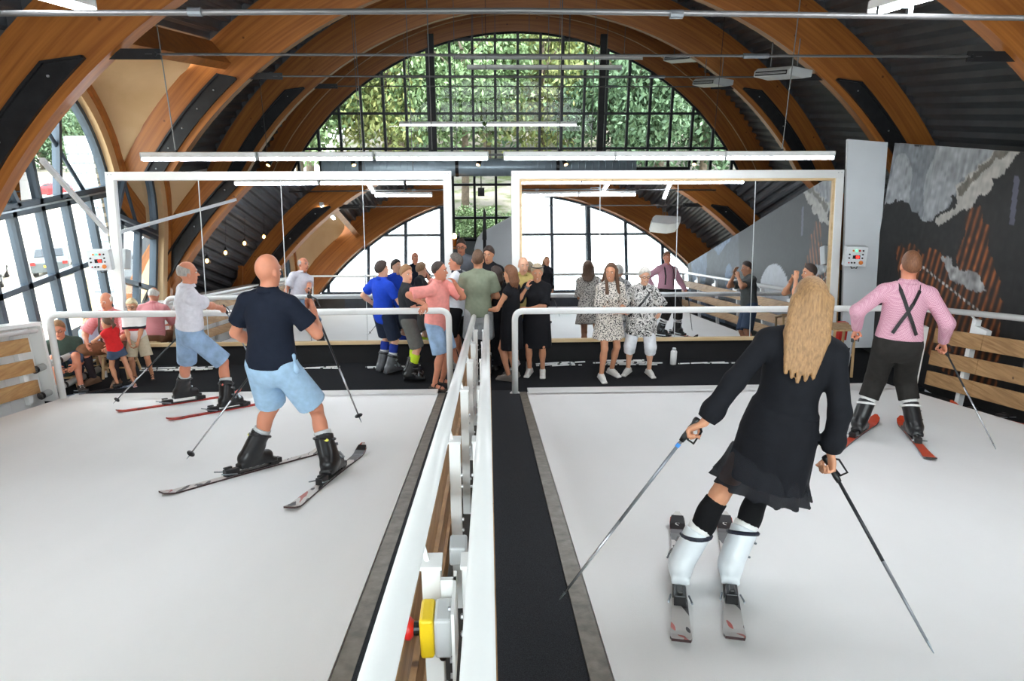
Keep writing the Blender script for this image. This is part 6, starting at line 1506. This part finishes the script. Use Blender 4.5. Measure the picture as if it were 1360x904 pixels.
# ================================================================== BACK ROOM BEYOND THE MIRRORS
t = thing('sloping_panel', 'white sloping side panel of the ramp seen through the passage', 'panel', (0.6, 14, 0.0))
P = [(-0.28, 14.0, 0.1), (1.6, 14.0, 0.1), (1.6, 14.0, 1.82), (0.1, 14.0, 1.16), (-0.12, 14.0, 1.06), (-0.24, 14.0, 0.94), (-0.30, 14.0, 0.75)]
P = [(x, y+1.1*z, z) for x, y, z in P]
obj('panel', MB().prism(P, (0, 0.08, 0)), m_panelwhite, t)
obj('foot', MB().box((-0.3, 13.98, -0.03), (1.6, 14.1, 0.12)), m_dark, t)
lin_lamp((0.85, 13.3, 2.28), (2.25, 13.3, 2.28), 'added unseen tube lamp behind the right mirror, brightening the sloping panel', 'added lamps behind the mirrors', rods=(0.2, 0.8))  # unseen lamp added to brighten the white panel in the passage
lin_lamp((-2.4, 12.2, 2.30), (-1.0, 12.2, 2.30), 'added unseen tube lamp behind the left mirror', 'added lamps behind the mirrors', rods=(0.2, 0.8))  # unseen lamp added as extra light for the back room
t = thing('standing_skis', 'dark pair of skis standing upright in the passage', 'ski stand', (-0.05, 12.6, 0))
obj('column', MB().box((-0.09, 12.58, -0.03), (-0.03, 12.66, 1.35)), m_blk, t)
obj('ski_tip', MB().prism([(-0.10, 12.58, 1.35), (-0.02, 12.58, 1.35), (-0.03, 12.58, 1.85), (-0.06, 12.58, 1.95), (-0.08, 12.58, 1.85)], (0, 0.03, 0)), M('ski_tip_charcoal', (44, 42, 44), 0.3), t)
t = thing('display_shelf', 'dark shelf with warm lit bottles seen through the passage', 'shelf', (-0.75, 13.2, 0))
obj('frame', MB().box((-0.98, 13.0, -0.03), (-0.94, 13.4, 1.7)).box((-0.58, 13.0, -0.03), (-0.54, 13.4, 1.35)), m_dark, t)
for z in (0.3, 0.7, 1.1): obj('shelf_board', MB().box((-0.96, 13.0, z), (-0.56, 13.4, z+0.03)), m_glulam, t)
glassb = M('amber_bottle', (150, 84, 30), 0.15)
for k in range(3):
    x = -0.88+0.12*k; t = thing('bottle', 'amber bottle on the dark shelf, %s one' % ('left', 'middle', 'right')[k], 'bottle', (x, 13.1, 1.13), 'bottles on the shelf')
    obj('glass', MB().lathe((x, 13.1, 1.131), [(0.035, 0), (0.037, 0.02), (0.037, 0.15), (0.013, 0.20), (0.013, 0.26)], n=12), glassb, t, smooth=True)
    obj('cap', MB().lathe((x, 13.1, 1.391), [(0.015, 0), (0.015, 0.025)], n=10), m_blk, t)
t = thing('table_lamp', 'small warm lamp on the shelf beyond the left mirror', 'lamp', (-0.64, 13.1, 1.13))
obj('stem', MB().lathe((-0.64, 13.1, 1.13), [(0.04, 0), (0.04, 0.015), (0.008, 0.02), (0.008, 0.16)], n=10), m_dark, t)
obj('bulb', MB().ellip((-0.64, 13.1, 1.33), (0.045, 0.045, 0.06)), M('warm_bulb', (255, 190, 110), 0.4, emit=10.0), t, smooth=True)
t = thing('speaker', 'small black loudspeaker hanging in the passage', 'loudspeaker', (-0.1, 15.0, 1.8))
obj('cabinet', MB().box((-0.20, 14.9, 1.88), (-0.06, 15.05, 2.05)), m_blk, t, bevel=0.008)
obj('bracket', MB().tube([(-0.13, 15.0, 2.05), (-0.13, 15.0, 2.45)], 0.012, 6), m_blk, t)
obj('cone', MB().lathe((-0.13, 14.9, 1.96), [(0.05, 0), (0.03, 0.006)], (0, -1, 0), 14), m_dark, t)
thing1('lintel_beam', MB().box((-3.2, 15.9, 2.22), (4.6, 16.1, 2.40)), m_dark, 'dark steel beam crossing behind the duct', 'beam')
# low wall furniture between mirrors and gable so the passage reads as a room
thing1('bar_counter', MB().box((-4.8, 15.2, -0.03), (-1.2, 15.9, 1.05)).box((-4.9, 15.1, 1.05), (-1.1, 16.0, 1.10)), m_glulam, 'timber bar counter behind the left mirror', 'counter', bevel=0.01)

# ================================================================== UPPER END OF THE HALL (seen in the mirrors)
m_bulb = M('warm_bulb', (255, 190, 110), 0.4, emit=10.0)
for k, (x, y, z, w_) in enumerate(((-5.75, 6.4, 2.2, 'nearest the mirror'), (-5.65, 5.7, 2.5, 'second from the mirror'), (-5.5, 5.0, 2.85, 'third from the mirror'), (-5.3, 4.3, 3.15, 'farthest from the mirror'))):
    t = thing('pendant_lamp', 'small warm pendant bulb over the left barrier, ' + w_, 'pendant lamp', (x, y, z-0.1), 'pendant bulbs')
    obj('cord', MB().tube([(x, y, z+0.1), (x, y, ZC+math.sqrt(RD**2-(x-XC)**2))], 0.004, 6), m_blk, t)
    obj('cap', MB().lathe((x, y, z+0.02), [(0.03, 0), (0.03, 0.05), (0.012, 0.08)], n=12), m_dark, t)
    obj('bulb', MB().ellip((x, y, z-0.02), (0.03, 0.03, 0.042)), m_bulb, t, smooth=True)
    m = MB()
    for q in range(6):
        a = q*math.pi/3; m.tube([(x+0.03*math.cos(a), y+0.03*math.sin(a), z+0.02), (x+0.075*math.cos(a), y+0.075*math.sin(a), z-0.03), (x+0.06*math.cos(a), y+0.06*math.sin(a), z-0.09)], 0.0025, 4)
    obj('cage', m, m_blk, t)
t = thing('banner', 'dark banner hanging below the near gable window', 'banner', (1.0, -1.1, 1.9))
obj('cloth', MB().box((-4.5, -1.14, 1.95), (5.2, -1.12, 2.42)), M('banner_grey', (74, 78, 86), 0.8, noise=0.2, ns=3), t)
for x in (-4.4, 5.1): obj('eyelet', MB().lathe((x, -1.12, 2.38), [(0.02, 0), (0.02, 0.006)], (0, 1, 0), 10), m_bolt, t)
t = thing('handrail', 'white rail along the top edge of the ski mats below the near gable', 'handrail', (0, -0.75, bz(-0.75)))
tubeobj('rail', [(-5.5, -0.75, bz(-0.75)+1.0), (5.6, -0.75, bz(-0.75)+1.0)], 0.03, m_whitegloss, t)
for x in (-5.4, -3.6, -1.8, 0.0, 1.8, 3.6, 5.5): tubeobj('post', [(x, -0.75, bz(-0.75)-0.1), (x, -0.75, bz(-0.75)+0.99)], 0.025, m_whitegloss, t)
# white knee wall along the left behind the barrier
struct('wall_left', MB().box((-6.9, 3.3, -0.3), (-6.75, 7.4, 2.4)), m_panelwhite, 'white side wall behind the left barrier')

# ================================================================== OUTSIDE: TREES, CARS, LAMP POST
leafmats = []
for nm, c1, c2 in (('leaf_mid', (128, 152, 106), (76, 104, 64)), ('leaf_dark', (104, 132, 98), (58, 84, 58)), ('leaf_yellowish', (160, 164, 104), (98, 118, 68))):
    m, N_, L_, b_ = newmat(nm); geo = N_.new('ShaderNodeNewGeometry'); r = N_.new('ShaderNodeValToRGB'); L_.new(geo.outputs['Random Per Island'], r.inputs['Fac'])
    r.color_ramp.elements[0].color = lin(c2); r.color_ramp.elements[1].color = lin(c1); L_.new(r.outputs['Color'], b_.inputs['Base Color']); b_.inputs['Roughness'].default_value = 0.6
    b_.inputs['Transmission Weight'].default_value = 0.0
    leafmats.append(m)
m_bark = M('bark', (112, 100, 88), 0.95, noise=0.35, ns=6, bump=0.6, bs=12)
def leaves_mesh(name, n, rx, rz, size, mat, seed):
    rg = np.random.default_rng(seed)
    nc = 26; cl = rg.normal(size=(nc, 3)); cl /= np.linalg.norm(cl, axis=1)[:, None]; cl *= (0.35+0.65*rg.random((nc, 1))**0.6)
    ci = rg.integers(0, nc, n); p = cl[ci]*0.82+rg.normal(size=(n, 3))*0.17; p *= np.array([rx, rx, rz])
    u = rg.normal(size=(n, 3)); u /= np.linalg.norm(u, axis=1)[:, None]; w = rg.normal(size=(n, 3)); w -= (w*u).sum(1)[:, None]*u; w /= np.linalg.norm(w, axis=1)[:, None]
    sz = size*(0.6+0.8*rg.random((n, 1)))
    v = np.stack([p-u*sz, p+w*sz*0.45, p+u*sz, p-w*sz*0.45], 1).reshape(-1, 3)
    me = bpy.data.meshes.new(name); me.vertices.add(4*n); me.vertices.foreach_set('co', v.astype(np.float32).ravel())
    me.loops.add(4*n); me.loops.foreach_set('vertex_index', np.arange(4*n, dtype=np.int32)); me.polygons.add(n)
    me.polygons.foreach_set('loop_start', (np.arange(n)*4).astype(np.int32)); me.polygons.foreach_set('loop_total', np.full(n, 4, np.int32))
    me.materials.append(mat); me.update(calc_edges=True); return me
LV = [leaves_mesh('foliage', 14000, 1.0, 1.0, 0.042, leafmats[k], 11+k) for k in range(3)]
def hz(x, y): return -4.7 + sst(-15, -7, x)*(3.5+0.10*(y-21)+4.5*sst(30, 60, y)) + 0.12*math.sin(x*1.3+y)
def tree(x, y, zc, rx, rz, k, label, group, z0=None):
    z0 = hz(x, y) if z0 is None else z0
    t = thing('tree', label, 'tree', (x, y, z0), group)
    o = bpy.data.objects.new('foliage', LV[k]); link(o, t); o.location = (0, 0, zc-z0); o.scale = (rx, rx, rz); o['kind'] = 'stuff'; o.rotation_euler = (0, 0, x*1.7+y)
    W[o.name] = Vector((x, y, z0))
    m = MB(); r0 = 0.10+0.03*rx
    m.tube([(x, y, z0-0.3), (x+0.08, y, z0+(zc-z0)*0.5), (x+0.02, y+0.1, zc+rz*0.5)], [r0, r0*0.8, r0*0.3], 10); obj('trunk', m, m_bark, t, smooth=True)
    m = MB()
    for q in range(7):
        a = q*2.4; zz = z0+(zc-z0)*(0.7+0.09*q); m.tube([(x, y, zz), (x+rx*0.45*math.cos(a), y+rx*0.45*math.sin(a), zz+rz*0.3), (x+rx*0.75*math.cos(a), y+rx*0.75*math.sin(a), zz+rz*0.45)], [0.05, 0.03, 0.01], 6)
    obj('branches', m, m_bark, t)
GT = 'trees behind the gable window'
front = [(-7.2, 27, 4.2, 2.6, 3.2, 0, 'far left'), (-4.0, 28.5, 5.0, 2.7, 3.4, 2, 'second from the left'), (-0.9, 27.5, 4.6, 2.5, 3.0, 0, 'with its trunk in the passage'), (2.2, 29, 5.2, 2.8, 3.6, 2, 'right of the middle'), (5.4, 27.5, 4.4, 2.7, 3.4, 1, 'second from the right'), (8.8, 28.5, 4.8, 2.8, 3.6, 1, 'far right')]
for x, y, zc, rx, rz, k, w_ in front: tree(x, y, zc, rx, rz, k, 'leafy tree in the front row behind the gable, ' + w_, GT)
for k, (x, y, zc, rx, rz) in enumerate(((-9, 36, 7, 4, 5), (-4.5, 38, 7.5, 4.2, 5.5), (0, 37, 8, 4.2, 5.5), (4.5, 38, 8, 4.2, 5.5), (9, 36.5, 7.5, 4.2, 5.5), (13.5, 37, 7, 4, 5))):
    tree(x, y, zc, rx, rz, (0, 1, 1, 0, 1, 1)[k], 'dense green tree in the second row behind the gable, number %s from the left' % ('one', 'two', 'three', 'four', 'five', 'six')[k], 'second row of trees behind the gable')
for k, x in enumerate((-14, -7, 0, 7, 14, 21)):
    tree(x, 48+2*(k % 2), 9.5, 6, 7, 1, 'large dark tree at the back of the slope, number %s from the left' % ('one', 'two', 'three', 'four', 'five', 'six')[k], 'back row of trees on the slope')
for k, (x, w_) in enumerate(((-2.6, 'left bush'), (-0.6, 'middle bush'), (1.4, 'right bush'))):
    t = thing('bush', 'low green bush outside below the gable window, ' + w_, 'bush', (x, 23.4, hz(x, 23.4)), 'bushes outside the gable')
    o = bpy.data.objects.new('foliage', LV[0]); link(o, t); o.location = (0, 0, 0.7); o.scale = (1.2, 0.9, 0.9); o['kind'] = 'stuff'
for k in range(7):
    tree(-88+10*k, 118-4*k, 2.5, 6.5, 7.5, 1, 'dark tree at the far edge of the car park, %s from the left' % ('first', 'second', 'third', 'fourth', 'fifth', 'sixth', 'seventh')[k], 'trees beyond the car park', z0=-4.6)
# cars
m_tyre = M('tyre', (26, 26, 28), 0.8); m_carglass = M('car_glass', (36, 44, 54), 0.1); m_rim = M('wheel_rim', (170, 172, 176), 0.3, 0.7); m_plateY = M('number_plate', (236, 196, 60), 0.5); m_tail = M('tail_light', (170, 30, 30), 0.3)
def car(x, y, yaw, col, label, van=False, z=-4.6):
    t = thing('car', label, 'car', (x, y, z), 'cars in the car park'); ca_, sa_ = math.cos(yaw), math.sin(yaw)
    paint = M('paint_%d_%d_%d' % col, col, 0.25, 0.3)
    def T(a, b, c): return (x+ca_*a-sa_*b, y+sa_*a+ca_*b, z+c)     # a across, b along (front +)
    if van: prof = [(-2.3, 0.35), (-2.35, 1.0), (-2.2, 1.85), (-1.9, 1.95), (0.9, 1.95), (1.5, 1.2), (2.3, 1.0), (2.4, 0.35)]; glassp = [(-2.1, 1.25), (-1.95, 1.8), (0.85, 1.8), (1.3, 1.25)]
    else: prof = [(-2.0, 0.30), (-2.08, 0.85), (-1.75, 1.0), (-1.15, 1.42), (0.15, 1.45), (0.95, 0.98), (1.85, 0.80), (2.0, 0.30)]; glassp = [(-1.55, 1.0), (-1.1, 1.36), (0.1, 1.38), (0.75, 1.0)]
    W2 = 0.86; vs_ = []; fs = []; n = len(prof)
    for a, ins in ((-W2, 0.12), (W2, 0.12)):
        for b, c in prof: vs_.append(T(a*(1-(ins if c > 1.05 else 0)), b, c))
    fs = [tuple(range(n)), tuple(range(2*n-1, n-1, -1))]+[(i, (i+1) % n+0, n+(i+1) % n, n+i)[::-1] for i in range(n)]
    obj('car_body', MB().add(vs_, fs), paint, t, bevel=0.05)
    for sg in (-1, 1):
        P = [T(sg*W2*(1.005-(0.105 if c > 1.05 else 0.02)), b, c) for b, c in glassp]; obj('side_window', MB().prism(P, V3(T(sg*0.012, 0, 0))-V3(T(0, 0, 0))), m_carglass, t)
    rb = prof[2:4] if not van else [prof[1], prof[2]]
    (b0, c0), (b1, c1) = rb; f0, f1 = (0.15, 0.9) if not van else (0.25, 0.9)
    P = []
    for a, f in ((-0.66, f0), (0.66, f0), (0.60, f1), (-0.60, f1)): P.append(V3(T(a, b0+(b1-b0)*f-0.012, c0+(c1-c0)*f+0.012)))
    obj('rear_window', MB().prism(P, (0, 0, 0.012)), m_carglass, t)
    i = 4; (b0, c0), (b1, c1) = prof[4], prof[5]; P = [V3(T(a, b0+(b1-b0)*f+0.01, c0+(c1-c0)*f+0.012)) for a, f in ((-0.6, 0.08), (0.6, 0.08), (0.68, 0.92), (-0.68, 0.92))]
    obj('windscreen', MB().prism(P, (0, 0, 0.012)), m_carglass, t)
    for sg in (-1, 1):
        for b in (-1.28, 1.3):
            w_ = obj('wheel', MB().tube([T(sg*0.70, b, 0.31), T(sg*0.88, b, 0.31)], 0.31, 18), m_tyre, t); obj('rim', MB().tube([T(sg*0.875, b, 0.31), T(sg*0.892, b, 0.31)], 0.20, 14), m_rim, w_)
        obj('tail_light', MB().prism([V3(T(sg*0.82, prof[1][0]-0.0, 0.72)), V3(T(sg*0.60, prof[1][0]-0.0, 0.72)), V3(T(sg*0.60, prof[1][0]-0.0, 0.88)), V3(T(sg*0.82, prof[1][0]-0.0, 0.88))], V3(T(0, -0.03, 0))-V3(T(0, 0, 0))), m_tail, t)
    P = [V3(T(a, prof[1][0]+0.0, c)) for a, c in ((-0.26, 0.58), (0.26, 0.58), (0.26, 0.69), (-0.26, 0.69))]; obj('number_plate', MB().prism(P, V3(T(0, -0.02, 0))-V3(T(0, 0, 0))), m_plateY, t)
car(-23.6, 37.6, math.radians(24), (104, 112, 118), 'silver hatchback parked outside the side window')
car(-25.4, 34.6, math.radians(28), (128, 136, 142), 'pale van at the edge of the car park', van=True)
car(-33.5, 60.5, math.radians(30), (196, 60, 66), 'red car parked by the pale pier')
car(-44.5, 73, math.radians(80), (206, 44, 52), 'red car in the far row, left one')
car(-41.0, 74.5, math.radians(80), (214, 50, 56), 'red car in the far row, second one')
car(-37.2, 73.5, math.radians(78), (190, 196, 204), 'silver car in the far row')
car(-34.0, 70.5, math.radians(75), (120, 132, 150), 'grey-blue car at the right of the far row')
t = thing('street_lamp', 'tall white street lamp at the far side of the car park', 'street lamp', (-40, 78, -4.6))
obj('mast', MB().tube([(-40, 78, -4.6), (-40, 78, 4.2)], [0.12, 0.07], 10), m_white, t)
obj('arm', MB().tube([(-40, 78, 4.2), (-41.6, 77.6, 4.35)], 0.06, 8), m_white, t)
obj('lamp_head', MB().box((-42.4, 77.3, 4.28), (-41.4, 77.8, 4.42)), m_grey, t)
obj('cross_bar', MB().tube([(-40.8, 78, 1.0), (-39.2, 78, 1.0)], 0.05, 6), m_white, t)
